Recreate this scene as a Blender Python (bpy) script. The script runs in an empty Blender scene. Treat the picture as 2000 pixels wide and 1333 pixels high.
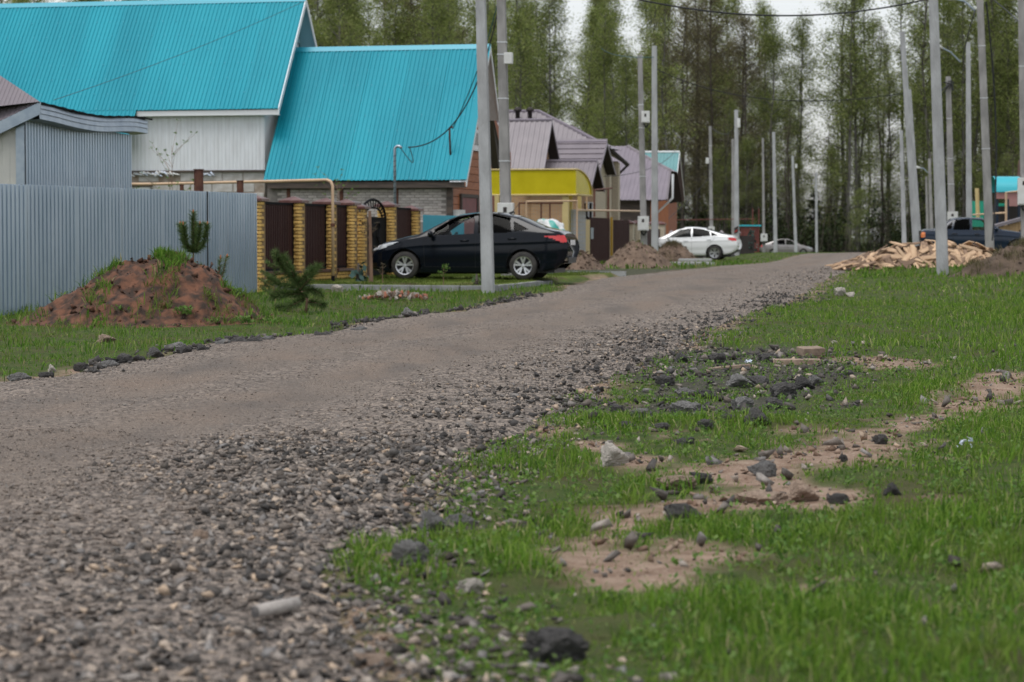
import bpy, bmesh, math, random
import numpy as np
from mathutils import Vector, Matrix, noise as mnoise
random.seed(7); rng = np.random.default_rng(7)
sc = bpy.context.scene
COL = sc.collection
R = math.radians
# ------------------------------------------------------------------ camera
FPX, HZ, CAMH = 4722.0, 460.0, 1.2            # focal length in photo pixels, horizon row, eye height
PITCH = math.atan((666.5 - HZ) / FPX)
cd = bpy.data.cameras.new('camera'); cam = bpy.data.objects.new('camera', cd); COL.objects.link(cam)
cd.sensor_width = 36; cd.lens = 36 * FPX / 2000; cd.clip_end = 3000; cd.clip_start = 0.1
cam.location = (0, 0, CAMH); cam.rotation_euler = (math.pi / 2 - PITCH, 0, 0)
cd.dof.use_dof = True; cd.dof.focus_distance = 20.0; cd.dof.aperture_fstop = 4.6
sc.camera = cam
# ------------------------------------------------------------------ sky, sun, exposure (overcast)
w = bpy.data.worlds.new('World'); sc.world = w; w.use_nodes = True
nt = w.node_tree; nt.nodes.clear()
sky = nt.nodes.new('ShaderNodeTexSky'); sky.sky_type = 'NISHITA'; sky.sun_disc = False
SUN_EL, SUN_AZ = R(70), R(215)
sky.sun_elevation = SUN_EL; sky.sun_rotation = SUN_AZ; sky.air_density = 1.0; sky.dust_density = 1.8; sky.ozone_density = 1.0
hs = nt.nodes.new('ShaderNodeHueSaturation'); hs.inputs['Saturation'].default_value = 0.22
bg = nt.nodes.new('ShaderNodeBackground'); bg.inputs['Strength'].default_value = 0.145
wo = nt.nodes.new('ShaderNodeOutputWorld')
nt.links.new(sky.outputs[0], hs.inputs['Color']); nt.links.new(hs.outputs[0], bg.inputs[0]); nt.links.new(bg.outputs[0], wo.inputs[0])
sd = bpy.data.lights.new('sun', 'SUN'); sun = bpy.data.objects.new('sun', sd); COL.objects.link(sun)
sd.energy = 1.2; sd.angle = R(30); sd.color = (1, 0.97, 0.93)
sun.rotation_euler = (math.pi / 2 - SUN_EL, 0, math.pi - SUN_AZ)
sc.view_settings.view_transform = 'Standard'; sc.view_settings.look = 'None'
sc.view_settings.gamma = 1; sc.view_settings.use_curve_mapping = False
sc.view_settings.exposure = 0.44
sc.render.engine = 'CYCLES'; sc.cycles.use_denoising = True
sc.cycles.max_bounces = 6; sc.cycles.transparent_max_bounces = 12; sc.cycles.caustics_reflective = False; sc.cycles.caustics_refractive = False
# ------------------------------------------------------------------ helpers
ROT = -math.atan2(0.2167, 0.9762)             # street frame: local +x across (to the right), +y along the street
E1 = Vector((0.2167, 0.9762, 0)); E2 = Vector((0.9762, -0.2167, 0))
CF = Vector((0, math.cos(PITCH), -math.sin(PITCH))); CU = Vector((0, math.sin(PITCH), math.cos(PITCH))); CX = Vector((1, 0, 0))
EYE = Vector((0, 0, CAMH))
def ray(u, v): return CX * ((u - 1000) / FPX) + CU * (-(v - 666.5) / FPX) + CF
def P(u, v, Y):
    d = ray(u, v); return EYE + d * (Y / d.y)
def vn(x, y, s=0):                            # value noise, numpy
    x = np.asarray(x, float); y = np.asarray(y, float)
    xi = np.floor(x); yi = np.floor(y); fx = x - xi; fy = y - yi
    fx = fx * fx * (3 - 2 * fx); fy = fy * fy * (3 - 2 * fy)
    def h(a, b):
        n = np.sin(a * 127.1 + b * 311.7 + s * 74.7) * 43758.5453
        return n - np.floor(n)
    return (h(xi, yi) * (1 - fx) + h(xi + 1, yi) * fx) * (1 - fy) + (h(xi, yi + 1) * (1 - fx) + h(xi + 1, yi + 1) * fx) * fy
def fbm(x, y, o=4, s=0):
    r = 0; a = 0.5
    for i in range(o): r = r + a * vn(x * 2 ** i, y * 2 ** i, s + i); a *= 0.5
    return r
def sst(a, b, x):
    t = np.clip((x - a) / (b - a), 0, 1); return t * t * (3 - 2 * t)
GY = [-100, 0, 25, 36, 47, 52, 65, 80, 106, 125, 215, 250, 290, 600, 3000]
GZT = [0, 0, 0, .03, .1, .14, .17, .18, .11, .02, -.62, -.6, -.1, 0, 0]
def g(X, Y):
    X = np.asarray(X, float); Y = np.asarray(Y, float)
    z = np.interp(Y, GY, GZT)
    z = z + sst(9.5, 13, X) * sst(50, 90, Y) * (1 - sst(120, 200, Y)) * 0.28
    a = .2167 * X + .9762 * Y; b = .9762 * X - .2167 * Y
    z = z + 0.1 * sst(46.0, 46.1, a) * (1 - sst(60.0, 60.1, a)) * (1 - sst(-10.7, -10.6, b)) * sst(-17.2, -16.9, b)
    near = 1 - sst(30, 60, Y)
    z = z + (fbm(X * .8, Y * .8, 3, 3) - .45) * (.09 * near + .03)
    z = z + (vn(X * 4, Y * 4, 9) - .5) * .025 * near
    return z
def gz(x, y): return float(g(x, y))
def pg(u, v, it=30):                          # ground point under a photo pixel
    d = ray(u, v); t = 3.0; prev = t
    while t < 700:
        p = EYE + d * t
        if p.z < gz(p.x, p.y): break
        prev = t; t *= 1.02
    lo, hi = prev, t
    for _ in range(it):
        m = (lo + hi) / 2; p = EYE + d * m
        if p.z < gz(p.x, p.y): hi = m
        else: lo = m
    return EYE + d * hi
def tag(o, label=None, cat=None, group=None, kind=None):
    if label: o['label'] = label
    if cat: o['category'] = cat
    if group: o['group'] = group
    if kind: o['kind'] = kind
    return o
def empty(name, loc=(0, 0, 0), rz=0.0, label=None, cat=None, group=None):
    o = bpy.data.objects.new(name, None); COL.objects.link(o); o.empty_display_size = .2
    o.location = loc; o.rotation_euler = (0, 0, rz); return tag(o, label, cat, group)
def link(name, me, parent=None, loc=None, rot=None, scale=None):
    o = bpy.data.objects.new(name, me); COL.objects.link(o); o.parent = parent
    if loc is not None: o.location = loc
    if rot is not None: o.rotation_euler = rot
    if scale is not None: o.scale = scale if hasattr(scale, '__len__') else (scale,) * 3
    return o
def npmesh(name, V, F, mat=None, smooth=False):   # F: one array of equal-size polygons
    V = np.asarray(V, np.float32); F = np.asarray(F, np.int32); k = F.shape[1]
    me = bpy.data.meshes.new(name); me.vertices.add(len(V)); me.vertices.foreach_set('co', V.ravel())
    me.loops.add(F.size); me.loops.foreach_set('vertex_index', F.ravel())
    me.polygons.add(len(F)); me.polygons.foreach_set('loop_start', np.arange(0, F.size, k, dtype=np.int32))
    if smooth: me.polygons.foreach_set('use_smooth', np.ones(len(F), bool))
    me.update(calc_edges=True)
    if mat: me.materials.append(mat)
    return me
class G:
    def __init__(s): s.v = []; s.f = []
    def add(s, vs, fs):
        o = len(s.v); s.v += [tuple(p) for p in vs]; s.f += [tuple(i + o for i in f) for f in fs]; return s
    def box(s, x0, x1, y0, y1, z0, z1, M=None):
        vs = [Vector((x, y, z)) for z in (z0, z1) for x, y in ((x0, y0), (x1, y0), (x1, y1), (x0, y1))]
        if M is not None: vs = [M @ p for p in vs]
        return s.add(vs, [(3, 2, 1, 0), (4, 5, 6, 7), (0, 1, 5, 4), (1, 2, 6, 5), (2, 3, 7, 6), (3, 0, 4, 7)])
    def poly(s, pts): return s.add(pts, [tuple(range(len(pts)))])
    def prism(s, pts, off):                   # polygon extruded by a vector
        n = len(pts); off = Vector(off); a = [Vector(p) for p in pts]
        return s.add(a + [p + off for p in a], [tuple(range(n))[::-1], tuple(range(n, 2 * n))] + [(i, (i + 1) % n, n + (i + 1) % n, n + i) for i in range(n)])
    def tube(s, path, r, n=6, cap=True):
        path = [Vector(p) for p in path]; m = len(path)
        rs = r if hasattr(r, '__len__') else [r] * m
        vs = []; fs = []; ref = None
        for i, p in enumerate(path):
            t = (path[min(i + 1, m - 1)] - path[max(i - 1, 0)])
            t = t.normalized() if t.length > 1e-9 else Vector((0, 0, 1))
            if ref is None: ref = Vector((1, 0, 0)) if abs(t.x) < .8 else Vector((0, 1, 0))
            a = (ref - t * ref.dot(t)).normalized(); b = t.cross(a); ref = a
            for k in range(n):
                an = 2 * math.pi * k / n + math.pi / n; vs.append(p + (a * math.cos(an) + b * math.sin(an)) * rs[i])
        for i in range(m - 1):
            for k in range(n): fs.append((i * n + k, i * n + (k + 1) % n, (i + 1) * n + (k + 1) % n, (i + 1) * n + k))
        if cap: fs += [tuple(range(n))[::-1], tuple(range((m - 1) * n, m * n))]
        return s.add(vs, fs)
    def lathe(s, prof, n=20, M=None):         # prof: (r, h) about local y axis
        vs = []; m = len(prof)
        for k in range(n):
            an = 2 * math.pi * k / n
            for r, h in prof: vs.append(Vector((r * math.cos(an), h, r * math.sin(an))))
        if M is not None: vs = [M @ p for p in vs]
        return s.add(vs, [(k * m + i, k * m + i + 1, ((k + 1) % n) * m + i + 1, ((k + 1) % n) * m + i) for k in range(n) for i in range(m - 1)])
    def me(s, name, mat, smooth=False):
        me = bpy.data.meshes.new(name); me.from_pydata([tuple(p) for p in s.v], [], s.f)
        if smooth: me.polygons.foreach_set('use_smooth', [True] * len(me.polygons))
        me.materials.append(mat); me.update(); return me
    def obj(s, name, mat, parent=None, smooth=False, loc=None, rot=None): return link(name, s.me(name, mat, smooth), parent, loc, rot)
def bump_edges(me, seg_w=.01):                # bevel a mesh in place
    bm = bmesh.new(); bm.from_mesh(me); bmesh.ops.bevel(bm, geom=bm.edges[:], offset=seg_w, segments=2, affect='EDGES', profile=.6); bm.to_mesh(me); bm.free(); return me
# ------------------------------------------------------------------ materials
def pm(name, c1, c2=None, scale=4.0, rough=.7, metal=0.0, bump=0.0, bscale=40.0, coat=0.0, stretch=(1, 1, 1), orand=0.0, island=None, spec=.5, detail=5.0, lo=.35, hi=.65, transl=0.0):
    m = bpy.data.materials.new(name); m.use_nodes = True; n = m.node_tree; B = n.nodes['Principled BSDF']
    B.inputs['Roughness'].default_value = rough; B.inputs['Metallic'].default_value = metal
    B.inputs['Specular IOR Level'].default_value = spec; B.inputs['Coat Weight'].default_value = coat; B.inputs['Coat Roughness'].default_value = .05
    L = n.links.new; N = n.nodes.new
    tc = N('ShaderNodeTexCoord'); mp = N('ShaderNodeMapping'); mp.inputs['Scale'].default_value = stretch; L(tc.outputs['Object'], mp.inputs[0])
    col = None
    if island:
        gi = N('ShaderNodeNewGeometry'); rp = N('ShaderNodeValToRGB'); rp.color_ramp.interpolation = 'LINEAR'
        el = rp.color_ramp.elements
        while len(el) < len(island): el.new(.5)
        for i, (pos, c) in enumerate(island): el[i].position = pos; el[i].color = (*c, 1)
        L(gi.outputs['Random Per Island'], rp.inputs[0]); col = rp.outputs[0]
    if c2 is not None:
        nz = N('ShaderNodeTexNoise'); nz.inputs['Scale'].default_value = scale; nz.inputs['Detail'].default_value = detail; L(mp.outputs[0], nz.inputs['Vector'])
        mr = N('ShaderNodeMapRange'); mr.inputs[1].default_value = lo; mr.inputs[2].default_value = hi; L(nz.outputs[0], mr.inputs[0])
        mx = N('ShaderNodeMix'); mx.data_type = 'RGBA'; L(mr.outputs[0], mx.inputs[0])
        if col: L(col, mx.inputs[6])
        else: mx.inputs[6].default_value = (*c1, 1)
        mx.inputs[7].default_value = (*c2, 1); col = mx.outputs[2]
    if orand:
        oi = N('ShaderNodeObjectInfo'); mr2 = N('ShaderNodeMapRange'); mr2.inputs[3].default_value = 1 - orand; mr2.inputs[4].default_value = 1 + orand; L(oi.outputs['Random'], mr2.inputs[0])
        hv = N('ShaderNodeHueSaturation'); L(mr2.outputs[0], hv.inputs['Value'])
        if col: L(col, hv.inputs['Color'])
        else: hv.inputs['Color'].default_value = (*c1, 1)
        col = hv.outputs[0]
    if col: L(col, B.inputs['Base Color'])
    else: B.inputs['Base Color'].default_value = (*c1, 1)
    if bump:
        nb = N('ShaderNodeTexNoise'); nb.inputs['Scale'].default_value = bscale; nb.inputs['Detail'].default_value = 6; L(mp.outputs[0], nb.inputs['Vector'])
        bp = N('ShaderNodeBump'); bp.inputs['Strength'].default_value = min(1, bump); bp.inputs['Distance'].default_value = .02; L(nb.outputs[0], bp.inputs['Height']); L(bp.outputs[0], B.inputs['Normal'])
    if transl:
        tr = N('ShaderNodeBsdfTranslucent'); ms = N('ShaderNodeMixShader'); ms.inputs[0].default_value = transl
        if col: L(col, tr.inputs[0])
        else: tr.inputs[0].default_value = (*c1, 1)
        L(B.outputs[0], ms.inputs[1]); L(tr.outputs[0], ms.inputs[2]); L(ms.outputs[0], n.nodes['Material Output'].inputs[0])
    return m
def glass(name, tint, refl=.25):
    m = bpy.data.materials.new(name); m.use_nodes = True; n = m.node_tree; n.nodes.remove(n.nodes['Principled BSDF'])
    t = n.nodes.new('ShaderNodeBsdfTransparent'); t.inputs[0].default_value = (*tint, 1)
    gl = n.nodes.new('ShaderNodeBsdfGlossy'); gl.inputs['Roughness'].default_value = .03
    lw = n.nodes.new('ShaderNodeLayerWeight'); lw.inputs[0].default_value = refl
    ms = n.nodes.new('ShaderNodeMixShader'); n.links.new(lw.outputs['Fresnel'], ms.inputs[0]); n.links.new(t.outputs[0], ms.inputs[1]); n.links.new(gl.outputs[0], ms.inputs[2])
    n.links.new(ms.outputs[0], n.nodes['Material Output'].inputs[0]); return m
def brickmat(name, c1, c2, mortar, bw=.25, bh=.075):
    m = pm(name, c1, rough=.85); n = m.node_tree; B = n.nodes['Principled BSDF']
    tc = n.nodes.new('ShaderNodeTexCoord'); sx = n.nodes.new('ShaderNodeSeparateXYZ'); n.links.new(tc.outputs['Object'], sx.inputs[0])
    ad = n.nodes.new('ShaderNodeMath'); n.links.new(sx.outputs[0], ad.inputs[0]); n.links.new(sx.outputs[1], ad.inputs[1])
    cb = n.nodes.new('ShaderNodeCombineXYZ'); n.links.new(ad.outputs[0], cb.inputs[0]); n.links.new(sx.outputs[2], cb.inputs[1])
    br = n.nodes.new('ShaderNodeTexBrick'); br.inputs['Scale'].default_value = 1; br.inputs['Brick Width'].default_value = bw; br.inputs['Row Height'].default_value = bh; br.inputs['Mortar Size'].default_value = .008
    br.inputs['Color1'].default_value = (*c1, 1); br.inputs['Color2'].default_value = (*c2, 1); br.inputs['Mortar'].default_value = (*mortar, 1)
    n.links.new(cb.outputs[0], br.inputs['Vector']); n.links.new(br.outputs[0], B.inputs['Base Color'])
    bp = n.nodes.new('ShaderNodeBump'); bp.inputs['Distance'].default_value = .01; bp.invert = True; n.links.new(br.outputs['Fac'], bp.inputs['Height']); n.links.new(bp.outputs[0], B.inputs['Normal'])
    return m
M = {}
M['teal'] = pm('teal_roof_paint', (.006, .245, .325), (.012, .295, .38), 1.0, .5, 0, spec=.16, stretch=(1, .25, .25), orand=.05)
M['teal_trim'] = pm('teal_trim', (.02, .33, .45), rough=.4)
M['teal_far'] = pm('teal_roof_far', (.045, .20, .215), (.055, .235, .25), 1, .45)
M['galv'] = pm('galvanised_sheet', (.42, .515, .62), (.50, .59, .69), 2.2, .34, .7, stretch=(1, 1, .4), orand=.06)
M['galv2'] = pm('galvanised_trim', (.36, .42, .48), (.27, .33, .40), 5, .35, .6)
M['white_sheet'] = pm('white_sheet', (.72, .75, .78), (.64, .66, .68), 3, .5, stretch=(3, 3, .5))
M['white_trim'] = pm('white_trim', (.74, .76, .78), rough=.5)
M['siding_teal'] = pm('teal_soffit', (.35, .55, .62), rough=.5)
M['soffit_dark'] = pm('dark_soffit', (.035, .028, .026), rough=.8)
M['purple'] = pm('brown_grey_roof', (.175, .152, .17), (.21, .183, .20), 1.5, .45)
M['purple2'] = pm('lilac_grey_roof', (.19, .165, .195), (.22, .19, .222), 1.5, .45)
M['wood_dark'] = pm('weathered_timber', (.10, .075, .06), (.05, .04, .035), 6, .8, stretch=(.3, 3, 3))
M['block'] = pm('aerated_block', (.55, .54, .52), (.42, .40, .37), 5, .9, bump=.4)
M['mortar'] = pm('old_mortar', (.27, .21, .16), (.40, .35, .30), 6, .95, bump=.6)
M['wbrick'] = pm('silicate_brick', (.50, .46, .43), (.36, .32, .30), 5, .9, bump=.3, orand=.22)
M['wmortar'] = pm('grey_mortar', (.17, .15, .14), (.24, .22, .2), 9, .95, bump=.4)
M['ybrick'] = pm('yellow_rock_face_brick', (.76, .50, .165), (.66, .41, .12), 9, .85, bump=.5, bscale=25, orand=.16)
M['ymortar'] = pm('yellow_mortar', (.30, .20, .10), (.22, .14, .07), 8, .95)
M['cap'] = pm('brown_cap', (.10, .035, .03), (.16, .08, .07), 6, .35)
M['brown_sheet'] = pm('brown_sheet', (.034, .011, .010), (.048, .018, .016), 3, .6, spec=.2, stretch=(3, 3, .4))
M['black_metal'] = pm('black_iron', (.012, .012, .014), rough=.7, spec=.06)
M['orange_siding'] = pm('terracotta_siding', (.36, .125, .045), (.27, .085, .03), 5, .6, stretch=(.6, .6, 4), orand=.1)
M['red_door'] = pm('red_brown_door', (.20, .055, .055), (.16, .045, .045), 4, .6)
M['pipe'] = pm('peach_gas_pipe', (.62, .44, .28), (.52, .36, .24), 4, .5)
M['rust'] = pm('rusty_steel', (.085, .03, .022), (.14, .06, .035), 8, .8)
M['concrete'] = pm('pole_concrete', (.42, .43, .44), (.30, .305, .31), 4.0, .88, bump=.6, bscale=30, stretch=(1, 1, .35), orand=.07, detail=9)
M['concrete_old'] = pm('old_pole_concrete', (.35, .34, .33), (.215, .21, .205), 3.5, .9, bump=.5, bscale=20, stretch=(1, 1, .35))
M['kerb'] = pm('kerb_concrete', (.33, .34, .34), (.22, .225, .225), 3, .9, bump=.5)
M['slab'] = pm('slab_concrete', (.42, .42, .42), (.36, .36, .36), 2, .9)
M['box_white'] = pm('meter_box_paint', (.66, .67, .66), (.58, .58, .56), 6, .45)
M['band'] = pm('steel_band', (.6, .62, .64), rough=.4, metal=.6)
M['cable'] = pm('black_cable', (.014, .016, .018), rough=.6)
M['cable_teal'] = pm('blue_green_cable', (.03, .12, .14), rough=.6)
M['yellow_pc'] = pm('yellow_polycarbonate', (.78, .68, .03), (.70, .60, .02), 2, .25, transl=.35)
M['cream'] = pm('cream_paint', (.62, .50, .24), (.56, .44, .20), 3, .6)
M['cream_sheet'] = pm('cream_sheet', (.58, .46, .24), rough=.5)
M['obrick'] = brickmat('tan_brick_wall', (.42, .24, .12), (.50, .30, .15), (.35, .30, .25))
M['rbrick'] = brickmat('red_brick_wall', (.36, .12, .07), (.42, .15, .08), (.30, .2, .16))
M['cbrick'] = brickmat('cream_brick_wall', (.55, .47, .34), (.60, .52, .38), (.42, .38, .32))
M['redwood'] = pm('red_brown_fence', (.12, .03, .025), (.16, .045, .035), 4, .7)
M['orange_wall'] = pm('orange_render', (.48, .16, .06), (.42, .14, .055), 3, .8)
M['soil_red'] = pm('red_brown_soil', (.15, .066, .038), (.036, .023, .017), 7.5, .97, bump=1, bscale=14, lo=.36, hi=.62, detail=9)
M['soil_tan'] = pm('tan_soil', (.19, .132, .095), (.105, .072, .052), 3.5, .97, bump=1, bscale=10)
M['soil_dark'] = pm('dark_soil', (.06, .042, .03), (.11, .078, .054), 4, .97, bump=1, bscale=10)
M['tyre'] = pm('tyre_rubber', (.022, .021, .02), (.05, .045, .04), 6, .8)
M['rim'] = pm('alloy_rim', (.62, .63, .65), rough=.3, metal=.8)
M['rim_dark'] = pm('dark_rim', (.03, .03, .032), rough=.4, metal=.5)
M['glass'] = glass('car_glass', (.86, .90, .90), .16)
M['glass_mid'] = glass('green_tint_glass', (.30, .34, .35), .2)
M['glass_dark'] = glass('tinted_glass', (.04, .045, .05), .12)
M['glass_win'] = glass('window_glass', (.08, .1, .11), .45)
M['plastic'] = pm('black_plastic', (.012, .012, .013), rough=.5)
M['interior'] = pm('car_interior', (.05, .05, .052), rough=.8)
M['seam'] = pm('panel_gap', (.004, .004, .005), rough=.8)
M['tail'] = pm('tail_lamp', (.50, .02, .02), rough=.12, coat=.8)
M['amber'] = pm('amber_lamp', (.65, .18, .04), rough=.15, coat=.6)
M['lamp'] = pm('head_lamp', (.62, .65, .68), (.25, .27, .29), 9, .1, coat=1)
M['plate'] = pm('number_plate', (.72, .72, .72), rough=.4)
M['paint_black'] = pm('black_car_paint', (.004, .006, .010), rough=.1, spec=.24)
M['paint_white'] = pm('white_car_paint', (.80, .81, .82), rough=.3, coat=.8)
M['paint_blue'] = pm('dark_blue_car_paint', (.010, .020, .040), rough=.2, spec=.4)
M['paint_silver'] = pm('beige_silver_car_paint', (.22, .205, .20), rough=.35, metal=.3, coat=.7)
M['paint_lgrey'] = pm('pale_silver_car_paint', (.42, .44, .46), rough=.35, metal=.3, coat=.7)
M['bark'] = pm('grey_bark', (.17, .16, .145), (.055, .05, .045), 3, .95, bump=.6, stretch=(1, 1, .25), orand=.2)
M['bark_dark'] = pm('brown_bark', (.085, .07, .058), (.045, .038, .032), 3, .95, orand=.2)
def leaf(name, isl, orand=.16, tr=.35, c2=None, scale=1.3, lo=.48, hi=.72): return pm(name, (.1, .1, .1), c2, scale, .75, island=isl, orand=orand, transl=tr, spec=.2, lo=lo, hi=hi)
M['leaf_green'] = leaf('birch_leaves', [(0, (.09, .13, .034)), (.5, (.20, .25, .066)), (1, (.32, .34, .125))])
M['leaf_olive'] = leaf('budding_leaves', [(0, (.085, .08, .038)), (.6, (.155, .14, .07)), (1, (.21, .18, .10))])
M['leaf_brown'] = leaf('brown_twigs', [(0, (.06, .048, .034)), (.6, (.10, .085, .06)), (1, (.135, .115, .07))])
M['leaf_dark'] = leaf('dark_conifer_needles', [(0, (.02, .032, .014)), (.6, (.034, .05, .02)), (1, (.06, .075, .03))])
M['needle'] = leaf('pine_needles', [(0, (.045, .08, .026)), (.6, (.10, .16, .05)), (1, (.18, .24, .08))], tr=.15)
M['needle_blue'] = leaf('blue_spruce_needles', [(0, (.03, .07, .06)), (1, (.08, .14, .125))], tr=.1)
M['bud'] = pm('pine_buds', (.42, .17, .07), rough=.8)
M['grass'] = leaf('grass_blades', [(0, (.05, .115, .013)), (.4, (.11, .225, .022)), (.75, (.175, .30, .036)), (.92, (.25, .34, .075)), (1, (.48, .40, .24))], 0, .45, (.16, .235, .04))
M['grass_far'] = leaf('verge_grass_blades', [(0, (.045, .11, .016)), (.5, (.10, .225, .022)), (.88, (.18, .31, .045)), (1, (.36, .31, .16))], 0, .45, (.17, .20, .055))
M['weed'] = leaf('weed_leaves', [(0, (.07, .15, .03)), (.5, (.12, .21, .045)), (1, (.18, .26, .08))], 0, .35)
M['gravel'] = pm('gravel_stones', (.2, .2, .2), (.12, .1, .085), 6, .9, island=[(0, (.02, .019, .018)), (.35, (.09, .08, .072)), (.6, (.22, .188, .162)), (.7, (.20, .195, .193)), (.88, (.40, .34, .285)), (1, (.50, .37, .26))], bump=.4, bscale=60, lo=.45, hi=.75)
M['gravel_packed'] = pm('packed_gravel_stones', (.2, .2, .2), (.19, .15, .122), 6, .95, island=[(0, (.075, .064, .056)), (.3, (.15, .125, .107)), (.65, (.25, .205, .17)), (.82, (.22, .203, .19)), (1, (.42, .34, .27))], bump=.4, bscale=60, lo=.5, hi=.8)
M['gravel_dark'] = pm('asphalt_crumbs', (.2, .2, .2), (.06, .055, .052), 9, .95, island=[(0, (.028, .027, .027)), (.5, (.075, .071, .068)), (.85, (.14, .13, .122)), (1, (.28, .25, .22))], bump=.6, bscale=50)
M['rock_dark'] = pm('asphalt_lump', (.06, .06, .063), (.15, .14, .132), 14, .95, bump=1, bscale=30, orand=.25)
M['rock_grey'] = pm('grey_rock', (.20, .195, .19), (.10, .098, .095), 10, .92, bump=.8, bscale=25, orand=.2)
M['rock_tan'] = pm('tan_rock', (.32, .24, .18), (.20, .145, .11), 10, .92, bump=.6, bscale=25, orand=.15)
M['rock_pale'] = pm('pale_rock', (.47, .43, .38), (.34, .31, .28), 10, .92, bump=.6, bscale=25, orand=.12)
M['rubble_red'] = pm('broken_red_brick', (.36, .13, .07), (.28, .12, .08), 8, .95, bump=.5, orand=.25)
M['fresh_wood'] = pm('fresh_cut_wood', (.52, .37, .235), (.38, .24, .145), 6, .8, stretch=(.6, 5, 5), orand=.22)
M['bark_wood'] = pm('bark_side_wood', (.22, .145, .095), (.14, .09, .06), 8, .9, stretch=(.6, 4, 4), orand=.3)
M['stake'] = pm('grey_stake', (.25, .15, .10), (.18, .11, .075), 8, .85, stretch=(3, 3, .5))
M['plastic_white'] = pm('white_plastic', (.75, .77, .8), (.45, .55, .72), 25, .3)
M['bag'] = pm('white_bag', (.70, .72, .72), (.05, .38, .33), 1.6, .4, lo=.5, hi=.56, detail=1)
M['turq'] = pm('turquoise_sheet', (.04, .42, .50), rough=.4)
M['green_sheet'] = pm('green_sheet', (.02, .36, .24), rough=.5)
M['pink'] = pm('pink_board', (.42, .20, .19), rough=.6)
M['plank_tan'] = pm('tan_planks', (.42, .28, .15), (.35, .22, .11), 5, .8, stretch=(4, 4, .5), orand=.15)
# ------------------------------------------------------------------ ground and road
RL = np.array([(-6.9, 0), (-5.6, 10), (-4.07, 19.2), (-3.49, 24.6), (-2.64, 28.3), (-1.45, 34.3), (-.1, 41), (.85, 47), (2.0, 57), (3.1, 62), (5.3, 72), (9.6, 91), (13, 106), (17, 122), (24, 160)])
RR = np.array([(-.3, 0), (-.23, 6.5), (-.52, 8.2), (-.53, 11.3), (-.117, 13.8), (.36, 17.2), (1.15, 21.8), (2.4, 29.8), (5.2, 43.6), (6.9, 54), (8.7, 64), (11.5, 80), (16, 100), (21, 122), (28, 160)])
def redge(Y):
    Y = np.asarray(Y, float); n = fbm(Y * .9, Y * 0 + 3, 3, 21) - .45; n2 = fbm(Y * .9, Y * 0 + 8, 3, 22) - .45
    return np.interp(Y, RL[:, 1], RL[:, 0]) + n * .5, np.interp(Y, RR[:, 1], RR[:, 0]) + n2 * .45
DRIVE = [(60.6, 72, -16.6, -10)]              # gravel apron in front of the brown gate: a0, a1, b0, b1
def road_t(X, Y):                             # 0..1 across the road, outside below 0 or above 1
    l, r = redge(Y); return (X - l) / (r - l)
PATH = [pg(*p) for p in [(2060, 725), (1930, 775), (1840, 810), (1720, 855), (1600, 890), (1480, 915), (1400, 935)]]
PATH2 = [pg(*p) for p in [(1570, 975), (1450, 985), (1340, 1000), (1250, 1010), (1180, 1060), (1250, 1120), (1350, 1100)]]
def pdist(X, Y, pts):
    d = np.full(np.shape(X), 1e9)
    for p, q in zip(pts[:-1], pts[1:]):
        ax, ay = p.x, p.y; dx, dy = q.x - ax, q.y - ay
        t = np.clip(((X - ax) * dx + (Y - ay) * dy) / (dx * dx + dy * dy), 0, 1)
        d = np.minimum(d, np.hypot(X - ax - t * dx, (Y - ay - t * dy) * .75))
    return d
ASPH = [pg(*p) for p in [(1300, 800), (1370, 740), (1420, 690), (1520, 690), (1560, 740), (1480, 800), (1380, 800), (1200, 800)]]
BLOBS = [(pg(780, 1105), .16), (pg(1160, 870), .18), (pg(1240, 900), .22), (pg(1760, 715), .5), (pg(1700, 700), .5), (pg(1300, 1130), .12), (pg(1190, 1130), .12), (pg(1600, 1170), .07), (pg(1440, 1180), .05), (pg(1440, 1250), .05), (pg(1330, 1190), .05)]
def dirtmask(X, Y):
    n = fbm(X * 2.2, Y * 1.2, 4, 31)
    wid = .30 + .012 * Y
    m = 1 - sst(.3, 1.0, pdist(X, Y, PATH) / wid + (n - .45) * 1.6)
    m = np.maximum(m, 1 - sst(.3, 1.0, pdist(X, Y, PATH2) / .42 + (n - .45) * 2.2))
    for p, r in BLOBS:
        d = np.hypot(X - p.x, (Y - p.y) * .6) / r
        m = np.maximum(m, .9 * (1 - sst(.4, 1.1, d + (n - .45) * 1.6)))
    l, rr = redge(Y)
    sh = .8 * (1 - sst(.0, .22 + .006 * Y, (X - rr) + (n - .45) * .9))      # shoulder beside the gravel
    m = np.maximum(m, np.where(X > rr, sh, 0))
    sl = 1 - sst(.0, .35, (l - X) + (n - .45) * .9); m = np.maximum(m, np.where(X < l, sl * .8, 0))
    spots = sst(.64, .74, fbm(X * 2.6, Y * 1.5, 4, 47)) * .7 * (1 - sst(13, 22, Y))
    m = np.maximum(m, spots); n3 = fbm(X * 9, Y * 6, 3, 53)
    return np.clip(m * 1.25 - .55 * sst(.42, .62, n3) * (m < .97), 0, 1)
def asphmask(X, Y):
    n = fbm(X * 2.5, Y * 1.4, 3, 61)
    return 1 - sst(.4, 1.0, pdist(X, Y, ASPH) / .75 + (n - .45) * 2.0)
def axis(*segs):
    out = []
    for a, b, n in segs: out.append(np.linspace(a, b, n, endpoint=False))
    return np.concatenate(out + [np.array([segs[-1][1]])])
xs = axis((-900, -60, 14), (-60, -18, 28), (-18, -6, 50), (-6, 6, 120), (6, 20, 60), (20, 70, 30), (70, 900, 14))
ys = axis((-120, 2, 20), (2, 5, 12), (5, 18, 150), (18, 50, 160), (50, 130, 140), (130, 330, 60), (330, 2600, 14))
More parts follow.
